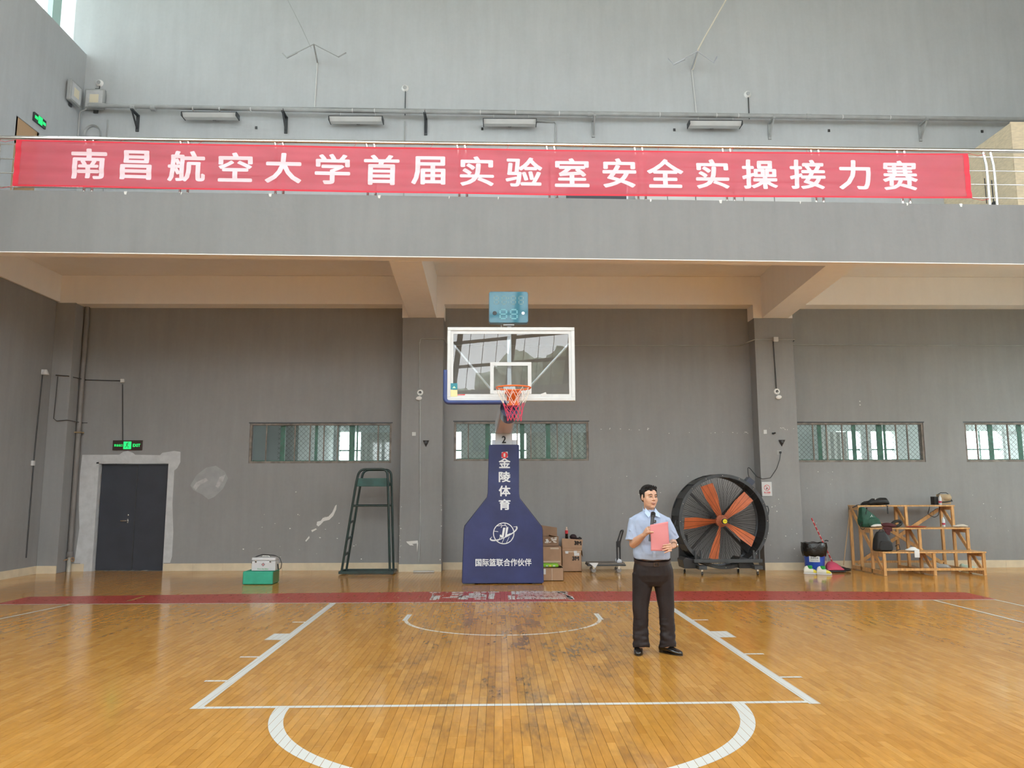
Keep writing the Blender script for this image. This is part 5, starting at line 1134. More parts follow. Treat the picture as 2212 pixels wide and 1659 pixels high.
# handles, control box, stand
for sx in (-1, 1):
    MB().tube([fl((sx * .95, .1, .02)), fl((sx * 1.0, .08, .02)), fl((sx * 1.02, .08, -.08)), fl((sx * 1.02, .08, .22)) if 0 else fl((sx * 1.01, .08, -.18)), fl((sx * .95, .1, -.2))] if sx < 0 else [fl((.93, .1, .30)), fl((1.0, .08, .30)), fl((1.02, .08, .22)), fl((1.0, .08, .12)), fl((.95, .1, .12))], .012, 8).build('side_handle', M['darkmetal'], fan, smooth=True)
c = fl((.64, .2, .78)); MB().box(c.x - .07, c.x + .09, c.y - .12, c.y + .08, c.z - .06, c.z + .1, Matrix.Rotation(rad(40), 3, 'Y')).build('control_box', mat('blue_black_box', (.05, .06, .09), .35), fan, bevel=.01)
for sx in (-1, 1):
    X = 3.74 if sx < 0 else 4.84
    mb = MB(); mb.box(X - .09 + (.2 if sx > 0 else 0), X + .09 + (.2 if sx > 0 else 0), 4.27, 4.38, .12, .75); mb.build('upright', M['black'], fan, bevel=.008)
    mb = MB(); mb.prism([(X - .13, .12), (X + .22, .12), (X + .10, .30), (X - .10, .34), (X - .16, .28)] if 1 else [], 3.7, 4.2); mb.build('foot', M['black'], fan, bevel=.008)
    MB().box(X + .10, X + .26, 3.46, 3.75, .12, .19).build('foot_cap', M['darkmetal'], fan, bevel=.005)
    for (x, y) in ((X - .04, 4.1), (X + .18, 3.55)):
        w = MB().lathe((x, y, .04), [(.01, -.014), (.04, -.014), (.04, .014), (.01, .014)], 20, 'x').build('caster', M['black'], fan, smooth=True)
        mb = MB(); mb.box(x - .018, x + .018, y - .015, y + .035, .06, .12); mb.lathe((x - .0, y, .04), [(.012, -.016), (.012, .016)], 12, 'x'); mb.build('caster_fork', M['steel'], w)
MB().box(3.78, 5.14, 3.58, 3.66, .24, .31).build('cross_rail', M['darkmetal'], fan, bevel=.006)
for x in (3.88, 5.04): mb = MB(); mb.box(x - .02, x + .02, 3.66, 4.0, .24, .30); mb.box(x - .07, x - .04, 3.62, 3.67, .24, .48); mb.box(x + .04, x + .07, 3.62, 3.67, .24, .48); mb.box(x - .07, x + .07, 3.655, 3.67, .24, .3); mb.build('support_strut', M['darkmetal'], fan)

# ---------------------------------------------------------------- bin, broom, dustpan, shoes
bn_ = empty('waste_bin', (6.36, 4.05, 0), 'blue plastic waste bin lined with a black bag beside the right pillar', 'bin')
MB().lathe((6.36, 4.05, 0), [(.175, .003), (.185, .02), (.21, .45), (.22, .5), (.2, .5), (.17, .03)], 32).build('bin_body', mat('blue_plastic', (.03, .09, .47), .3), bn_, smooth=True)
mb = MB(); rings = []
for j, (r, z) in enumerate(((.21, .33), (.228, .345), (.245, .42), (.25, .5), (.245, .585), (.235, .60), (.215, .57), (.19, .3))):
    rings.append([Vector((6.36 + (r + .007 * math.sin(i * 1.9 + j * 1.3) + .005 * math.sin(i * 4.3 + j)) * math.cos(2 * PI * i / 48), 4.05 + (r + .007 * math.sin(i * 1.9 + j * 1.3)) * math.sin(2 * PI * i / 48), z + .008 * math.sin(i * 1.1 + j * .7))) for i in range(48)])
mb.loft(rings, False); mb.build('bin_liner', mat('black_bin_bag', (.012, .010, .009), .22, bump=.6, bscale=22), bn_, smooth=True, fix=False)
mb = MB(); 
vs, fs = [], []
for i in range(9):
    a = rad(-122 + 4.6 * i * 1.55 - 18); r = .212
    for z in (.225, .345): vs.append((6.36 + r * math.cos(a), 4.05 + r * math.sin(a), z))
mb.add(vs, [(2 * i, 2 * i + 2, 2 * i + 3, 2 * i + 1) for i in range(8)]); mb.build('paper_label', M['paper'], bn_, fix=False)
def cyl(p, r=.2145): a = rad(-108.5 - 3) + (p.x - 6.29) / r; return Vector((6.36 + r * math.cos(a), 4.05 + r * math.sin(a), p.z))
mb = MB(); fit_text(mb, '其他垃圾', 6.29, .305, .15, .035, 0, .015, fn=cyl); fit_text(mb, 'Residual Waste', 6.29, .262, .15, .02, 0, .0, fn=cyl); mb.build('label_print', M['ink'], bn_)
br = empty('broom', (6.55, 4.3, 0), 'red and white striped handle sticking out behind the waste bin', 'broom')
a, b = Vector((6.50, 4.45, 1.08)), Vector((6.86, 4.33, .14))
N_ = 30
for nm, par, m_ in (('handle_red', 0, mat('red_handle', (.58, .03, .04), .4)), ('handle_band', 1, mat('pink_white_handle', (.72, .38, .36), .4))):
    mb = MB()
    for k in range(N_):
        if (k % 3 == 2) == bool(par): mb.tube([a.lerp(b, k / N_), a.lerp(b, (k + 1) / N_)], .014, 8)
    mb.build(nm, m_, br, smooth=True)
dpn = empty('dustpan', (6.78, 4.2, 0), 'pink plastic dustpan on the floor between the bin and the wooden stand', 'dustpan')
mb = MB(); rings = []
for j in range(6):
    t = j / 5; y = 4.02 + .26 * t; zt = .085 + .12 * math.sin(min(1, t * 1.2) * PI / 2); w = .17 - .05 * t * t
    rings.append([Vector((6.78 + w * math.cos(a), y, .06 + (zt - .06) * max(0, math.sin(a)) if math.sin(a) > 0 else .05)) for a in [2 * PI * i / 20 for i in range(20)]])
mb.loft(rings); mb.build('pan', mat('pink_plastic', (.68, .09, .17), .4), dpn, smooth=True)
mb = MB(); mb.box(6.60, 6.97, 3.99, 4.30, .006, .04); mb.build('pan_lip', M['black'], dpn, bevel=.008)
e = empty('dustpan_rod', (6.74, 4.4, 0), 'thin silver rod with a black hook leaning behind the bin', 'rod'); MB().tube([(6.745, 4.4, .585), (6.74, 4.34, .2)], .006, 6).build('rod', M['silver'], e); MB().tube([(6.73, 4.4, .61), (6.77, 4.4, .62), (6.81, 4.4, .61)], .012, 6).build('hook', M['black'], e)
bg_ = MB(); bg_.ell((6.98, 4.25, .05), (.12, .1, .048), 16, 8); bg_.ell((7.08, 4.2, .04), (.08, .08, .036), 14, 8); bg_.ell((6.92, 4.22, .08), (.06, .06, .05), 12, 6); tag(solid(bg_, 'brush_head', mat('black_bristle', (.018, .016, .015), .5, bump=1, bscale=60), None, .007, 3), 'crumpled black broom head on the floor beside the pink dustpan', 'broom head')
e = empty('broom', (7.1, 4.6, 0), 'plain wooden broom stick leaning on the left corner of the wooden stand', 'broom'); MB().tube([(7.42, 4.66, 1.25), (7.08, 4.35, .12)], .011, 8).build('stick', mat('dry_cane', (.42, .28, .16), .7), e, smooth=True)
def shoe(x, y, rz, lab):
    e = empty('sports_shoe', (x, y, 0), lab, 'shoe', 'pair of sports shoes by the blue bin', rotz=0)
    R = Matrix.Rotation(rad(rz), 3, 'Z')
    def T(p): return Vector((x, y, 0)) + R @ Vector(p)
    up = [];
    for t, w, h, zc in ((0, .028, .05, .06), (.08, .038, .075, .075), (.2, .04, .08, .085), (.35, .042, .075, .08), (.5, .045, .055, .06), (.7, .05, .042, .05), (.88, .045, .032, .04), (1, .02, .018, .03)):
        up.append([T((-.135 + .27 * t, w * math.cos(a), max(.014, zc + h * math.sin(a) * (1 if math.sin(a) > 0 else .8)))) for a in [2 * PI * i / 16 for i in range(16)]])
    MB().loft(up).build('upper', mat('cream_mesh_' , (.70, .68, .60), .7) if 'cream_mesh_' not in bpy.data.materials else bpy.data.materials['cream_mesh_'], e, smooth=True)
    so = []
    for z, k in ((.002, .96), (.012, 1.03), (.03, 1.0)):
        so.append([T((.145 * k * math.cos(a) + .0, (.052 + .008 * math.cos(a)) * k * math.sin(a), z)) for a in [2 * PI * i / 28 for i in range(28)]])
    MB().loft(so).build('sole', M['whitepaint'], e, smooth=True)
    tp = []
    for t, w, h, zc in ((.64, .0515, .0455, .052), (.76, .052, .041, .049), (.88, .048, .034, .041), (.97, .03, .024, .032)):
        tp.append([T((-.135 + .27 * t, w * math.cos(a), max(.02, zc + h * math.sin(a)))) for a in [2 * PI * i / 16 for i in range(16)]])
    MB().loft(tp).build('toe_cap', bpy.data.materials.get('yellow_mesh') or mat('yellow_mesh', (.75, .62, .06), .6), e, smooth=True)
    MB().lathe(T((-.02, 0, .13)), [(.02, -.03), (.045, -.02), (.05, .02), (.04, .04)], 16).build('sock', bpy.data.materials.get('green_sock') or mat('green_sock', (.02, .28, .05), .8), e, smooth=True)
    mb = MB()
    for k in range(3): mb.tube([T((.0 + .03 * k, -.04, .10 - .012 * k)), T((.01 + .03 * k, 0, .128 - .018 * k)), T((.0 + .03 * k, .04, .10 - .012 * k))], .004, 5)
    mb.build('lace', M['paper'], e)
shoe(6.15, 3.72, -14, 'left one of the two cream and yellow shoes in front of the blue bin'); shoe(6.36, 3.60, -16, 'right one of the two cream and yellow shoes in front of the blue bin')

# ---------------------------------------------------------------- three-tier wooden stand
ws = empty('tiered_stand', (8.45, 4.0, 0), 'three-tier pine timekeeper stand against the back wall', 'stand')
XA, XB = 7.42, 9.44; XM = (XA + XB) / 2
T_ = .055
tiers = [(3.30, 3.78, .46), (3.78, 4.26, .90), (4.26, 4.74, 1.345)]
for y0, y1, z in tiers:
    MB().box(XA - .01, XB + .02, y0, y1, z - .028, z).build('seat_board', M['pine'], ws, bevel=.004)
    for x in (XA, XB - T_): MB().box(x, x + T_, y0 + T_, y1, z - .10, z - .03).build('side_rail', M['pine'], ws)
    for x in (XA, XM - T_ / 2, XB - T_): MB().box(x, x + T_, y0 + .005, y0 + T_, .003, z - .03).build('post', M['pine'], ws, bevel=.003)
for x in (XA, XM - T_ / 2, XB - T_): MB().box(x, x + T_, 4.69, 4.745, .003, 1.315).build('post', M['pine'], ws, bevel=.003)
for x in (XA, XM - T_ / 2, XB - T_):
    MB().box(x, x + T_, 3.36, 4.69, .02, .09).build('floor_rail', M['pine'], ws)
    MB().bar((x + T_ / 2, 3.40, .10), (x + T_ / 2, 4.66, 1.26), .03, .07).build('side_brace', M['pine'], ws)
MB().box(XA + T_, XB - T_, 3.31, 3.35, .10, .145).build('front_rail', M['pine'], ws)
MB().box(XA + T_, XB - T_, 4.70, 4.74, .13, .175).build('rear_rail', M['pine'], ws)
for a, b in (((XA + .1, .12), (XB - .1, 1.25)), ((XA + .2, 1.22), (XB - .12, .12))): MB().bar((a[0], 4.665 if a[1] < 1 else 4.64, a[1]), (b[0], 4.665 if a[1] < 1 else 4.64, b[1]), .07, .022, up=(0, 1, 0)).build('cross_brace', M['pine'], ws)
# bags and clothes on the stand
blk = mat('black_nylon', (.014, .014, .015), .6, var=.3, scale=20); grn = mat('dark_green_nylon', (.012, .075, .045), .6, var=.2, scale=14)
def rr(cx, cy, z, a, b, n=24, q=3.2, jit=0.0):
    out = []
    for i in range(n):
        t = 2 * PI * i / n; c, s = math.cos(t), math.sin(t); k = 1 + jit * noise.noise(Vector((c * 2, s * 2, z * 9)))
        out.append(Vector((cx + a * k * math.copysign(abs(c) ** (2 / q), c), cy + b * k * math.copysign(abs(s) ** (2 / q), s), z)))
    return out
mb = MB(); rings = []
for x, h, w in ((7.60, .03, .06), (7.68, .07, .10), (7.77, .095, .12), (7.86, .14, .13), (7.92, .125, .14), (8.02, .155, .14), (8.11, .145, .13), (8.15, .09, .11), (8.16, .04, .08)):
    rings.append([Vector((x, 4.5 + w * math.cos(t), 1.348 + h * (.5 + .5 * math.copysign(abs(math.sin(t)) ** .7, math.sin(t))) + .008 * math.sin(x * 40 + t * 2))) for t in [2 * PI * i / 24 for i in range(24)]])
mb.loft(rings)
b1 = empty('black_backpack', (7.95, 4.5, 1.35), 'black backpack lying flat on the left end of the top tier', 'bag'); solid(mb, 'bag_body', blk, b1, .008, 4)
mb = MB(); mb.tube([(7.78, 4.42, 1.38), (7.66, 4.38, 1.41), (7.56, 4.35, 1.40), (7.53, 4.33, 1.36), (7.62, 4.35, 1.36)], [(.008, .02)] * 5, 8); mb.tube([(8.02, 4.3, 1.36), (8.03, 4.25, 1.33), (8.03, 4.25, 1.17)], [(.006, .016)] * 3, 6); mb.tube([(7.6, 4.4, 1.355), (7.42, 4.3, 1.35), (7.30, 4.25, 1.30)], [(.008, .02)] * 3, 6); mb.build('strap', blk, b1, smooth=True)
MB().tube([(7.85, 4.40, 1.46), (7.87, 4.40, 1.49)], .012, 6).build('buckle', M['silver'], b1)
g1 = empty('green_backpack', (7.55, 4.1, .905), 'dark green backpack leaning against the left post of the middle tier', 'bag')
mb = MB(); mb.loft([rr((l + r) / 2, 4.1, z, (r - l) / 2, d, jit=.10) for z, l, r, d in ((.91, 7.37, 7.76, .11), (.97, 7.34, 7.80, .13), (1.06, 7.34, 7.74, .13), (1.14, 7.35, 7.66, .115), (1.22, 7.36, 7.57, .095), (1.29, 7.37, 7.48, .07), (1.31, 7.39, 7.45, .05))])
mb.loft([rr(7.60, 3.99, z, w, .045, jit=.08) for z, w in ((.93, .12), (.98, .14), (1.06, .12), (1.09, .09))])
solid(mb, 'bag_body', grn, g1, .009, 5)
mb = MB(); mb.tube([(7.50, 4.05, 1.30), (7.45, 4.0, 1.2), (7.40, 4.0, .98)], [(.006, .016)] * 3, 6); mb.build('strap', blk, g1)
mb = MB(); fit_text(mb, '人', 7.55, 1.14, .055, .05, 3.958, .03); mb.build('white_logo', M['paper'], g1)
mb = MB(); mb.tube([(7.37 + .05 * math.cos(t), 4.0, .93 + .07 * math.sin(t)) for t in [2 * PI * i / 16 for i in range(16)]], .006, 6, closed=True); mb.build('loop_strap', blk, g1)
mb = MB(); mb.ell((7.66, 3.95, .945), (.12, .06, .028), 14, 8); mb.ell((7.78, 3.93, .955), (.08, .04, .02), 12, 6); mb.ell((7.58, 3.95, .93), (.07, .05, .02), 12, 6)
tag(solid(mb, 'white_towel', mat('white_cloth', (.72, .71, .68), .85, bump=.3), None, .006, 4), 'rolled white towel in front of the green backpack', 'towel')
mb = MB(); mb.ell((7.84, 3.92, .955), (.14, .07, .045), 14, 8); mb.ell((7.92, 3.9, .935), (.1, .07, .03), 12, 6); mb.ell((7.74, 3.77, .90), (.09, .03, .03), 12, 6)
mb.loft([[Vector((7.70 + .16 * u + .0, 3.765 + .012 * v, z)) for u, v in ((0, -1), (1, -1), (1, 1), (0, 1))] for z in (.91, .83)]); mb.loft([[Vector((7.72 + .09 * u, 3.765 + .012 * v, z)) for u, v in ((0, -1), (1, -1), (1, 1), (0, 1))] for z in (.84, .76)])
tag(solid(mb, 'maroon_jacket', mat('maroon_cloth', (.085, .018, .022), .85, bump=.3), None, .008, 4), 'maroon jacket draped over the front edge of the middle tier', 'jacket')
mb = MB(); mb.tube([(8.10 + .10 * math.cos(t), 4.05, .975 + .05 * math.sin(t) + .02 * math.cos(t)) for t in [2 * PI * i / 20 for i in range(20)]], [.03] * 20, 8, closed=True); mb.ell((7.98, 4.0, .925), (.1, .05, .025), 12, 6)
tag(solid(mb, 'black_pouch', blk, None, .007, 3), 'black looped pouch on the middle tier beside the maroon jacket', 'bag')
mb = MB(); mb.ell((8.47, 4.0, .915), (.22, .12, .018), 24, 8); tag(solid(mb, 'red_cloth', mat('brick_red_cloth', (.36, .07, .03), .8), None, .006, 2), 'thin brick-red cloth lying flat on the middle tier', 'cloth')
def bottle(x, y, z, lab, h=.2):
    e = empty('water_bottle', (x, y, z), lab, 'bottle')
    MB().lathe((x, y, z), [(.028, .002), (.031, .01), (.031, h * .3), (.031, h * .75), (.012, h * .9), (.012, h * .93)], 18).build('bottle_body', mat('clear_water_plastic', (.80, .84, .86), .1, trans=.35) if 'clear_water_plastic' not in bpy.data.materials else bpy.data.materials['clear_water_plastic'], e, smooth=True)
    MB().lathe((x, y, z), [(.0325, h * .22), (.0325, h * .42)], 18, cap=False).build('label_band', bpy.data.materials.get('dark_red_label') or mat('dark_red_label', (.42, .03, .06), .5), e, smooth=True)
    MB().lathe((x, y, z), [(.015, h * .92), (.015, h)], 14).build('cap', M['whitepaint'], e, smooth=True)
bottle(9.13, 4.15, .90, 'water bottle with a dark red label on the right of the middle tier', .20)
bottle(9.21, 4.36, 1.345, 'water bottle standing on the top tier against the tan shoulder bag', .20)
tb = empty('shoulder_bag', (9.36, 4.5, 1.345), 'tan and black shoulder bag on the right end of the top tier', 'bag')
mb = MB(); mb.box(9.25, 9.48, 4.42, 4.58, 1.36, 1.57); mb.ell((9.40, 4.44, 1.50), (.1, .08, .07), 14, 8); tb_ = solid(mb, 'bag_body', mat('tan_canvas', (.46, .35, .22), .8, bump=.3), tb, .008, 6)
mb = MB(); mb.box(9.14, 9.22, 4.45, 4.6, 1.35, 1.52); mb.tube([(9.22, 4.42, 1.40), (9.35, 4.36, 1.41), (9.5, 4.42, 1.43), (9.51, 4.5, 1.47)], .012, 6); mb.tube([(9.24, 4.5, 1.56), (9.3, 4.48, 1.6), (9.42, 4.48, 1.6), (9.49, 4.5, 1.56)], .008, 6); mb.tube(roundpath([(9.08, 4.55, 1.30), (9.06, 4.6, 1.15), (9.2, 4.62, 1.08), (9.28, 4.6, 1.12), (9.30, 4.55, 1.3)], .03), .006, 6); mb.build('strap', blk, tb, smooth=True)
mb = MB(); mb.ell((9.42, 4.02, .93), (.10, .08, .035), 14, 8); mb.ell((9.30, 3.99, .925), (.08, .05, .022), 12, 6); mb.ell((9.50, 4.0, .92), (.05, .05, .02), 12, 6); tag(solid(mb, 'folded_cloth', mat('cream_cloth', (.60, .55, .46), .85), None, .006, 4), 'crumpled cream cloth on the right end of the middle tier', 'cloth')
k1 = empty('black_backpack', (7.55, 3.5, .46), 'black backpack standing on the left end of the lowest tier', 'bag')
mb = MB(); mb.loft([rr(x, 3.56, z, w, d, jit=.10) for z, x, w, d in ((.465, 7.55, .17, .10), (.50, 7.55, .19, .12), (.60, 7.545, .175, .12), (.70, 7.535, .145, .105), (.78, 7.53, .11, .085), (.83, 7.525, .075, .06), (.845, 7.52, .05, .04))])
mb.loft([rr(7.56, 3.455, z, w, .04, jit=.08) for z, w in ((.48, .13), (.52, .145), (.62, .13), (.66, .10))])
solid(mb, 'bag_body', blk, k1, .008, 5)
mb = MB(); mb.tube([(7.47, 3.55, .83), (7.5, 3.54, .88), (7.56, 3.54, .88), (7.58, 3.55, .83)], .008, 6); mb.tube([(7.74, 3.45, .56), (7.80, 3.42, .60), (7.82, 3.42, .50), (7.74, 3.42, .475)], .01, 6); mb.build('strap', blk, k1, smooth=True); MB().ell((7.55, 3.428, .52), (.014, .006, .02), 8, 6).build('badge', M['silver'], k1)
mb = MB(); mb.ell((8.05, 3.40, .492), (.14, .08, .03), 16, 8); mb.ell((8.06, 3.40, .515), (.08, .06, .035), 12, 6); mb.loft([[Vector((8.03 + .10 * u, 3.29 + .008 * v, z)) for u, v in ((0, -1), (1, -1), (1, 1), (0, 1))] for z in (.49, .35)]); mb.box(8.03, 8.13, 3.28, 3.40, .475, .495)
tag(solid(mb, 'white_shirt', mat('white_shirt_cloth', (.74, .74, .73), .85, bump=.3), None, .006, 3), 'crumpled white shirt hanging over the edge of the lowest tier', 'shirt')
def sack(x, y, s, m_, lab):
    mb = MB(); mb.ell((x, y, .055 * s), (.14 * s, .1 * s, .053 * s), 16, 8); mb.ell((x + .1 * s, y - .02, .04 * s), (.09 * s, .08 * s, .038 * s), 12, 6); mb.ell((x - .08 * s, y + .02, .08 * s), (.06 * s, .05 * s, .05 * s), 12, 6)
    tag(solid(mb, 'plastic_bag', m_, None, .007, 2), lab, 'bag')
sack(9.25, 4.55, 1.1, mat('grey_plastic_bag', (.45, .45, .43), .3), 'grey plastic bag on the floor under the right end of the wooden stand')
sack(9.72, 4.45, 1.0, mat('green_white_bag', (.42, .52, .42), .3), 'pale green plastic bag on the floor right of the wooden stand')
sack(8.60, 4.5, .8, M['card2'], 'brown packet on the floor behind the middle post of the wooden stand')
sack(8.95, 4.5, .9, mat('cream_plastic_bag', (.55, .50, .42), .4), 'cream plastic bag on the floor behind the cross braces of the wooden stand')
o = MB().box(-1.85, -1.42, 4.36, 4.50, .003, .03).build('flat_lath', M['paper'], None, bevel=.006, label='flat grey-white lath on the floor at the foot of the left pillar', cat='lath')

# ---------------------------------------------------------------- the speaker
YC = -3.985
man = empty('person', (1.50, YC, 0), 'man in light blue short-sleeved shirt and dark trousers speaking into a microphone', 'person')
skin = mat('skin', (.56, .32, .215), .5, var=.06, scale=14); skin.node_tree.nodes['Principled BSDF'].inputs['Subsurface Weight'].default_value = .05
shirtm = mat('light_blue_shirt', (.345, .41, .555), .8, var=.05, scale=9, bump=.8, bscale=6)
trm = mat('dark_plum_trousers', (.017, .0115, .0125), .6, var=.15, spec=.35, scale=5, bump=.35, bscale=9)
leather = mat('black_polished_leather', (.012, .010, .009), .18, coat=.4)
def folds(o, amp, f):
    # soft cloth folds pushed along the normals
    me = o.data; nn = [v.normal.copy() for v in me.vertices]
    for v, n_ in zip(me.vertices, nn): v.co += n_ * f(v.co) * amp
    me.update()
def Q(x, y, z): return Vector((x, YC + y, z))
def ringxy(cx, cy, z, a, b, n=28, tilt=0, p=2.3):
    out = []
    for i in range(n):
        t = 2 * PI * i / n; c, s = math.cos(t), math.sin(t)
        x = a * math.copysign(abs(c) ** (2 / p), c); y = b * math.copysign(abs(s) ** (2 / p), s)
        out.append(Q(cx + x, cy + y, z + tilt * y))
    return out
HR = Matrix.Rotation(rad(19), 3, 'Z') @ Matrix.Rotation(rad(3), 3, 'Y')
HC = Q(1.487, -.03, 1.578)
def hp_(x, y, z): return HC + HR @ Vector((x, y, z))
body = MB()
# head
body.ell(hp_(0, .012, .028), (.078, .093, .088), 24, 16, HR)
body.ell(hp_(0, -.018, -.035), (.069, .071, .075), 20, 14, HR)
body.ell(hp_(0, -.028, -.072), (.056, .056, .038), 18, 10, HR)
body.ell(hp_(0, -.066, -.093), (.026, .022, .020), 12, 8, HR)
for s in (-1, 1):
    body.ell(hp_(s * .037, -.044, -.022), (.034, .028, .040), 16, 12, HR)
    body.ell(hp_(s * .026, -.066, .030), (.028, .012, .010), 12, 8, HR)
    body.ell(hp_(s * .0765, .008, -.004), (.010, .018, .030), 12, 8, HR @ Matrix.Rotation(rad(s * -18), 3, 'Z'))
    body.ell(hp_(s * .012, -.090, -.024), (.009, .011, .008), 10, 6, HR)
body.tube([hp_(0, -.080, .025), hp_(0, -.094, .0), hp_(0, -.104, -.020), hp_(0, -.088, -.031)], [.008, .009, .0125, .008], 10)
body.ell(hp_(0, -.084, -.052), (.024, .012, .014), 14, 8, HR)
# neck and trunk
body.tube([hp_(0, .012, -.05), Q(1.487, .0, 1.46), Q(1.488, .01, 1.40), Q(1.49, .01, 1.33)], [.052, .052, .058, .08], 18)
body.loft([ringxy(1.50, 0, .93, .14, .09), ringxy(1.495, 0, 1.1, .14, .09), ringxy(1.49, 0, 1.3, .17, .09), ringxy(1.488, 0, 1.38, .13, .07), ringxy(1.487, 0, 1.41, .06, .05)])
body.loft([ringxy(1.50, 0, .72, .15, .09), ringxy(1.50, 0, .95, .14, .09)])
for s, xk, xa in ((-1, 1.373, 1.372), (1, 1.640, 1.645)):
    body.tube([Q(1.505 + s * .085, 0, .80), Q(xk, 0, .46), Q(xa, .01, .10), Q(xa, .01, .06)], [.075, .05, .038, .04], 14)
# right arm (left in view): elbow at the side, forearm up to the microphone
S1, E1, W1 = Q(1.328, 0, 1.330), Q(1.308, -.03, 1.105), Q(1.385, -.225, 1.205)
body.tube([S1, (S1 + E1) / 2, E1], [.055, .048, .042], 16)
body.tube([E1, E1.lerp(W1, .3), E1.lerp(W1, .7), W1], [.043, .045, .034, .026], 16)
body.ell(E1, (.044, .044, .044), 14, 10)
def finger(pts, r0=.0095, r1=.007): body.tube(pts, [r0 + (r1 - r0) * i / (len(pts) - 1) for i in range(len(pts))], 10)
PA = Q(1.406, -.285, 1.245)     # palm centre
body.tube([W1, W1.lerp(PA, .5), PA, PA + Vector((.012, -.02, .02))], [(.026, .019), (.034, .018), (.040, .017), (.036, .014)], 14)
mic_a, mic_b = Q(1.425, -.325, 1.15), Q(1.470, -.275, 1.388)
md_ = (mic_b - mic_a).normalized()
for k in range(4):
    c = mic_a + md_ * (.142 - .0215 * k); r = .027
    side = Vector((-1, .35, 0)).normalized(); fr_ = Vector((-.1, -1, 0)).normalized()
    L = 1 - .08 * abs(k - 1.2)
    finger([c + side * r * .9 + Vector((0, .03, 0)), c + side * r * 1.05 + fr_ * .008, c + side * r * .55 + fr_ * r * 1.0, c - side * r * .35 + fr_ * r * 1.05 * L, c - side * r * .9 * L + fr_ * r * .4], .0100, .0078)
finger([PA + Vector((-.005, .005, -.015)), PA + Vector((.000, -.055, -.010)), PA + Vector((.018, -.096, -.002)), PA + Vector((.048, -.102, -.004))], .0125, .0088)   # thumb over the sheet
# left arm (right in view): forearm forward, hand holding the sheet
S2, E2, W2 = Q(1.655, 0, 1.330), Q(1.722, .0, 1.115), Q(1.690, -.215, 1.100)
body.tube([S2, (S2 + E2) / 2, E2], [.055, .048, .042], 16)
body.tube([E2, E2.lerp(W2, .3), E2.lerp(W2, .7), W2], [.043, .044, .034, .027], 16)
body.ell(E2, (.043, .043, .043), 14, 10)
PB = Q(1.640, -.315, 1.090)
body.tube([W2, W2.lerp(PB, .5), PB, PB + Vector((-.018, -.035, .0))], [(.020, .027), (.019, .036), (.017, .041), (.014, .038)], 14)
for k in range(4):
    z = 1.090 + .030 - .0205 * k; L = (.078, .086, .082, .064)[k]
    p0 = Vector((1.620, YC - .362, z)); drop = -.010 - .004 * k
    finger([p0 + Vector((.012, .012, 0)), p0, p0 + Vector((-L * .4, -.016, drop * .2)), p0 + Vector((-L * .75, -.020, drop * .6)), p0 + Vector((-L, -.012, drop))], .0098, .0075)
finger([PB + Vector((-.004, .012, .022)), PB + Vector((-.025, .006, .038)), PB + Vector((-.048, -.004, .048)), PB + Vector((-.072, -.008, .052))], .0125, .0088)
solid(body, 'body', skin, man, .0040, 7)
# face details
for s in (-1, 1):
    MB().ell(hp_(s * .030, -.0735, .0085), (.0135, .010, .0052), 14, 8, HR).build('eye', mat('eye_white', (.50, .45, .42), .3) if 'eye_white' not in bpy.data.materials else bpy.data.materials['eye_white'], man, smooth=True)
    MB().ell(hp_(s * .030 + .002, -.0815, .0085), (.0055, .003, .0046), 12, 8, HR).build('iris', M['ink'], man, smooth=True)
    MB().tube([hp_(s * .016, -.0835, .0105), hp_(s * .030, -.0855, .0145), hp_(s * .045, -.0775, .0105)], .0022, 6).build('eyelid', mat('dark_lid', (.20, .10, .07), .6) if 'dark_lid' not in bpy.data.materials else bpy.data.materials['dark_lid'], man)  # dark brown line along the upper lid
    MB().tube([hp_(s * .014, -.0855, .030), hp_(s * .030, -.0885, .035), hp_(s * .050, -.0745, .030)], [.0025, .0036, .002], 6).build('eyebrow', mat('black_hair', (.010, .009, .009), .7, bump=.3, bscale=160, spec=.25, stretch=(3, 1, 1)) if 'black_hair' not in bpy.data.materials else bpy.data.materials['black_hair'], man)
lip = mat('lips', (.42, .17, .14), .4)
MB().tube([hp_(-.024, -.083, -.053), hp_(-.010, -.0955, -.0515), hp_(0, -.0965, -.0525), hp_(.010, -.0955, -.0515), hp_(.024, -.083, -.053)], [.0015, .0035, .003, .0035, .0015], 8).build('lip', lip, man, smooth=True)
MB().tube([hp_(-.021, -.083, -.059), hp_(-.008, -.0945, -.0655), hp_(.008, -.0945, -.0655), hp_(.021, -.083, -.059)], [.0015, .0042, .0042, .0015], 8).build('lip', lip, man, smooth=True)
MB().ell(hp_(0, -.0925, -.0585), (.013, .004, .0022), 12, 6, HR).build('teeth', mat('teeth', (.55, .5, .45), .4), man, smooth=True)
hair = MB()
hair.ell(hp_(0, .028, .060), (.083, .092, .078), 24, 16, HR)
hair.ell(hp_(0, .045, .015), (.078, .070, .075), 18, 12, HR)
random.seed(12)
for k in range(70):
    a = random.uniform(-PI, PI); t = random.uniform(0, .98) ** .7
    p = (.068 * t * math.sin(a), .010 - .074 * t * math.cos(a), .122 - .042 * t * t)
    tilt = Matrix.Rotation(random.uniform(-.5, .5), 3, 'Z') @ Matrix.Rotation(rad(28 + random.uniform(-12, 12)), 3, 'X')
    hair.ell(hp_(*p), (.0065, .026, .008 + .003 * random.random()), 8, 6, HR @ tilt)
for k in range(16):
    x = -.062 + .0083 * k; hair.ell(hp_(x, -.050 + .026 * (x / .062) ** 2, .108 + .010 * (x / .062) ** 2 * -1 + .006 * math.sin(k * 2.1)), (.006, .014, .022), 8, 6, HR @ Matrix.Rotation(rad(35), 3, 'X') @ Matrix.Rotation(.25 * math.sin(k * 1.7), 3, 'Y'))
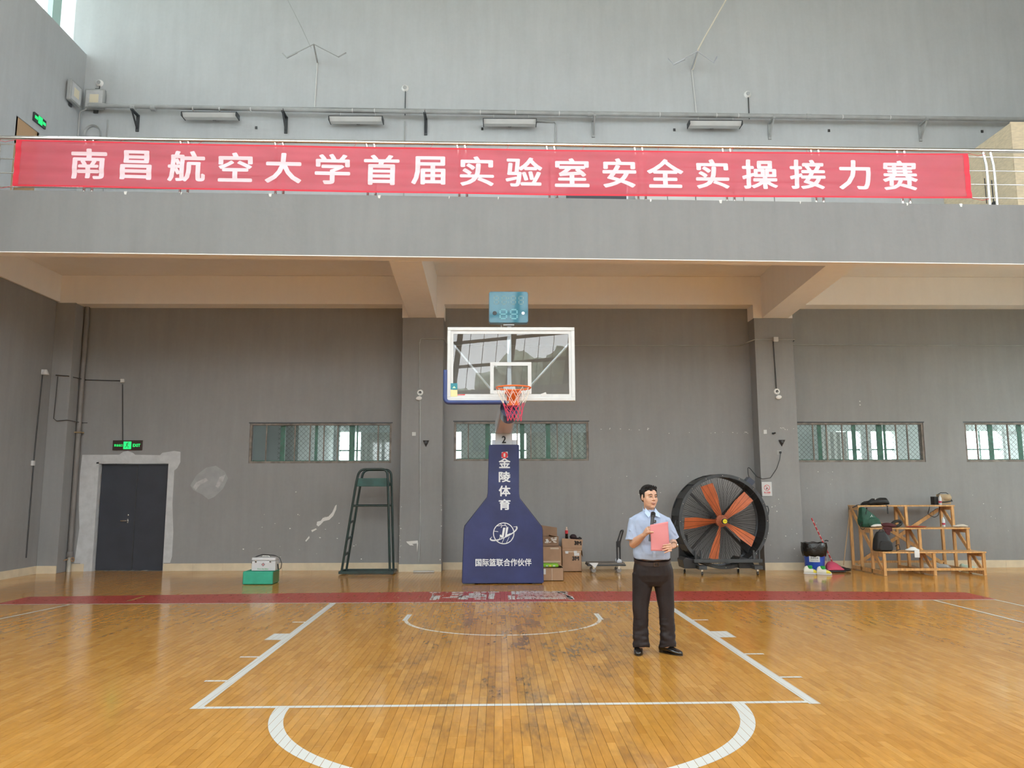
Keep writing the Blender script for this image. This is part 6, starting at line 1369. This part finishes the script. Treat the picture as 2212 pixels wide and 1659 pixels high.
for s in (-1, 1):
    hair.ell(hp_(s * .0745, -.014, .022), (.007, .013, .032), 8, 6, HR)
    for k in range(5): hair.ell(hp_(s * .078, .0 + .016 * k, .05), (.010, .006, .030), 8, 6, HR @ Matrix.Rotation(s * .15, 3, 'Y'))
solid(hair, 'hair', bpy.data.materials['black_hair'], man, .0035, 2)
# shirt
sh = MB()
sh.loft([ringxy(1.503, 0, .945, .170, .118), ringxy(1.502, -.004, .965, .184, .138, tilt=.1), ringxy(1.500, -.006, 1.01, .190, .145), ringxy(1.497, 0, 1.10, .183, .136), ringxy(1.492, 0, 1.20, .188, .130),
         ringxy(1.489, 0, 1.29, .200, .125), ringxy(1.488, 0, 1.35, .205, .112), ringxy(1.488, .005, 1.385, .178, .098), ringxy(1.488, .005, 1.415, .125, .080), ringxy(1.488, .005, 1.438, .074, .066), ringxy(1.488, .003, 1.452, .060, .060)])
def sleeve(S, E, x2, k=1):
    d = (E - S); pts = [S + Vector((.04 * k, 0, .012)), S, S + d * .25, S + d * .5, S + d * .72, S + d * .86]
    sh.tube(pts, [.052, .060, .066, .067, .069, .073], 20)
sleeve(S1, E1 + Vector((-.012, 0, 0)), 0, 1); sleeve(S2, E2 + Vector((.015, 0, 0)), 0, -1)
for (a, b, r) in ((Q(1.40, -.11, 1.30), Q(1.36, -.10, 1.14), .010), (Q(1.60, -.11, 1.28), Q(1.63, -.11, 1.12), .010), (Q(1.37, -.10, 1.12), Q(1.40, -.125, 1.0), .012), (Q(1.62, -.11, 1.1), Q(1.60, -.13, .99), .011), (Q(1.26, -.06, 1.25), Q(1.34, -.07, 1.20), .010), (Q(1.245, -.055, 1.19), Q(1.33, -.075, 1.165), .010), (Q(1.70, -.065, 1.25), Q(1.76, -.05, 1.17), .010)):
    sh.tube([a, (a + b) / 2 + Vector((.006, -.008, 0)), b], [r * .5, r, r * .5], 8)
o = solid(sh, 'shirt', shirtm, man, .0055, 7)
folds(o, .0075, lambda c: noise.noise(Vector((c.x * 11 + c.z * 5, c.y * 7, c.z * 6 - abs(c.x) * 9))) + .5 * noise.noise(Vector((c.x * 22, c.y * 12, c.z * 16 + c.x * 14))))
for s, (p0, p1, p2, p3) in ((-1, (Q(1.440, -.030, 1.474), Q(1.424, -.085, 1.418), Q(1.456, -.122, 1.372), Q(1.489, -.100, 1.410))), (1, (Q(1.543, -.030, 1.474), Q(1.572, -.078, 1.422), Q(1.580, -.118, 1.370), Q(1.506, -.104, 1.402)))):
    n_ = Vector((0, -.005, .002)); mb = MB(); P = [p0, p1, p2, p3]; mb.add(P + [p + n_ for p in P], [(0, 1, 2, 3), (7, 6, 5, 4), (0, 4, 5, 1), (1, 5, 6, 2), (2, 6, 7, 3), (3, 7, 4, 0)]); mb.build('collar', mat('blue_collar', (.42, .52, .70), .7) if 'blue_collar' not in bpy.data.materials else bpy.data.materials['blue_collar'], man, bevel=.002)
mb = MB(); mb.loft([ringxy(1.488, .006, z, a, b, tilt=.55) for z, a, b in ((1.435, .068, .066), (1.468, .062, .062), (1.471, .059, .059), (1.44, .061, .060))], False); mb.build('collar_band', bpy.data.materials['blue_collar'], man, smooth=True)
zz = [(.975, -.150), (1.01, -.1545), (1.06, -.1485), (1.12, -.1395), (1.2, -.1345), (1.29, -.1285), (1.34, -.119), (1.39, -.100)]
mb = MB(); mb.add([Q(1.498 + sx, y_ - .001, z) for z, y_ in zz for sx in (-.014, .014)], [(2 * i, 2 * i + 1, 2 * i + 3, 2 * i + 2) for i in range(7)]); mb.build('placket', bpy.data.materials['blue_collar'], man, fix=False)
for z, yy in ((1.385, -.106), (1.02, -.157), (1.10, -.145)): MB().lathe(Q(1.498, yy, z), [(.005, -.003), (.005, .004)], 10, 'y').build('button', M['white'], man)
mb = MB(); mb.box(1.50, 1.53, YC - .145, YC - .122, 1.325, 1.352); mb.build('clip_microphone', M['black'], man, bevel=.003); mb = MB(); fit_text(mb, 'A', 1.513, 1.34, .012, .012, YC - .146, .02); mb.build('clip_mark', M['white'], man)
# belt and trousers
mb = MB()
mb.loft([ringxy(1.505, -.002, .938 + dz, .183 + e_, .134 + e_, 40, tilt=.24) for dz, e_ in ((-.018, .0), (-.018, .006), (.018, .006), (.018, .0))]); mb.build('belt', mat('dark_brown_belt', (.022, .010, .008), .4), man, smooth=True)
mb = MB(); t = .006
for a, b, c, d in ((1.49, 1.545, .884, .890), (1.49, 1.545, .918, .924), (1.49, 1.497, .884, .924), (1.538, 1.545, .884, .924)): mb.box(a, b, YC - .154, YC - .144, c + .001, d + .001)
mb.build('buckle', mat('dull_brass', (.10, .06, .04), .35, .6), man, bevel=.002)
tr = MB()
tr.loft([ringxy(1.506, -.002, .945, .180, .130, tilt=.16), ringxy(1.508, -.002, .90, .190, .136, tilt=.1), ringxy(1.512, 0, .85, .203, .136), ringxy(1.512, 0, .79, .205, .132), ringxy(1.508, 0, .73, .198, .115), ringxy(1.505, 0, .68, .17, .09)])
for s, xk, xa in ((-1, 1.372, 1.370), (1, 1.640, 1.646)):
    top = Q(1.508 + s * .102, 0, .80)
    tr.tube([top, Q(1.508 + s * .108, 0, .70), Q((1.508 + s * .112 + xk) / 2, 0, .58), Q(xk, 0, .45), Q(xk, .006, .33), Q(xa, .01, .22), Q(xa, .012, .15), Q(xa, .01, .10), Q(xa, .002, .062)], [(.098, .11), (.096, .105), (.084, .092), (.074, .082), (.071, .078), (.070, .078), (.073, .082), (.068, .084), (.064, .088)], 20)
    tr.tube([Q(1.508 + s * .175, -.05, .90), Q(1.508 + s * .19, -.03, .80)], .006, 6)
o = solid(tr, 'trousers', trm, man, .0055, 5)
folds(o, .007, lambda c: (noise.noise(Vector((c.x * 12, c.y * 9, c.z * (9 + (16 if c.z < .35 else 0))))) * (1.5 if c.z < .3 else .8)))
def dress_shoe(x, y, rz, nm):
    R = Matrix.Rotation(rad(rz), 3, 'Z')
    def T(p): return Vector((x, y, 0)) + R @ Vector(p)       # toe along -y
    mb = MB(); rings = []
    for t, w, zc, h in ((0, .030, .045, .040), (.06, .036, .055, .05), (.2, .037, .062, .062), (.34, .038, .058, .055), (.48, .043, .045, .036), (.65, .047, .036, .028), (.82, .044, .031, .023), (.94, .030, .026, .018), (1, .012, .022, .010)):
        rings.append([T((w * math.cos(a), .09 - .285 * t, max(.012, zc + h * math.sin(a)))) for a in [2 * PI * i / 20 for i in range(20)]])
    mb.loft(rings); mb.tube([T((0, .03, .06)), T((0, .035, .13))], [.040, .040], 16)
    o = solid(mb, nm, leather, man, .004, 4)
    so = MB(); so.loft([[T((w * 1.04 * math.cos(a), -.053 + .146 * math.sin(a), z)) for a, w in [(2 * PI * i / 28, .040 + .008 * (1 if math.sin(2 * PI * i / 28) < 0 else 0)) for i in range(28)]] for z in (.0015, .014)]); so.build('sole', leather, man, smooth=True)
    hl = MB(); hl.loft([[T((.034 * math.cos(a), .062 + .036 * math.sin(a), z)) for a in [2 * PI * i / 16 for i in range(16)]] for z in (.001, .026)]); hl.build('heel', leather, man, smooth=True)
dress_shoe(1.355, YC + .07, -12, 'shoe'); dress_shoe(1.640, YC + .03, 38, 'shoe')
# watch
wd = (W2 - E2).normalized(); wc = W2 - wd * .012
u_ = wd.cross(Vector((0, 0, 1))).normalized(); v_ = u_.cross(wd)
wt = MB().tube([wc + u_ * .030 * math.cos(t) + v_ * .032 * math.sin(t) for t in [2 * PI * i / 28 for i in range(28)]], [(.010, .003)] * 28, 8, closed=True).build('watch_strap', mat('brown_watch_strap', (.22, .12, .07), .5), man, smooth=True)
wf_ = wc + (u_ * (-1 if u_.x < 0 else 1)) * .033
MB().ell(wf_ + Vector((0, -.004, 0)), (.008, .018, .018), 16, 10).build('watch_face', M['steel'], wt, smooth=True)
# microphone and sheet are held things
mc = empty('microphone', tuple(mic_a), 'black handheld microphone in the man\'s hand under his chin', 'microphone')
MB().tube([mic_a, mic_a.lerp(mic_b, .75), mic_b], [.0135, .017, .0185], 18).build('handle', M['black'], mc, smooth=True)
MB().tube([mic_b, mic_b + md_ * .006, mic_b + md_ * .012], [.020, .0245, .0235], 18).build('collar_ring', M['darkmetal'], mc, smooth=True)
MB().tube([mic_b + md_ * .010, mic_b + md_ * .022, mic_b + md_ * .042, mic_b + md_ * .050], [.0235, .0255, .0235, .014], 18).build('grille_head', mat('black_mesh_grille', (.02, .02, .022), .5, bump=1, bscale=400), mc, smooth=True)
pp_ = MB(); C4 = [Vector((1.423, YC - .372, 1.058)), Vector((1.608, YC - .352, 1.055)), Vector((1.612, YC - .350, 1.343)), Vector((1.425, YC - .368, 1.312))]
NX, NZ = 12, 16; vs = []
for j in range(NZ + 1):
    for i in range(NX + 1):
        a, b = i / NX, j / NZ; p = C4[0].lerp(C4[1], a).lerp(C4[3].lerp(C4[2], a), b); p = p + Vector((.003 * math.sin(b * 5), -.010 * math.sin(a * PI) * (1 - .4 * b) + .004 * math.sin(b * 7 + a * 2), 0)); vs.append(p)
fs = [(j * (NX + 1) + i, j * (NX + 1) + i + 1, (j + 1) * (NX + 1) + i + 1, (j + 1) * (NX + 1) + i) for j in range(NZ) for i in range(NX)]
ps = fromdata('pink_sheet', vs, fs, mat('pink_paper', (.60, .215, .225), .7), None, True); sm = ps.modifiers.new('s', 'SOLIDIFY'); sm.thickness = .0012
tag(ps, 'pink sheet of paper held in front of the man\'s chest', 'paper')
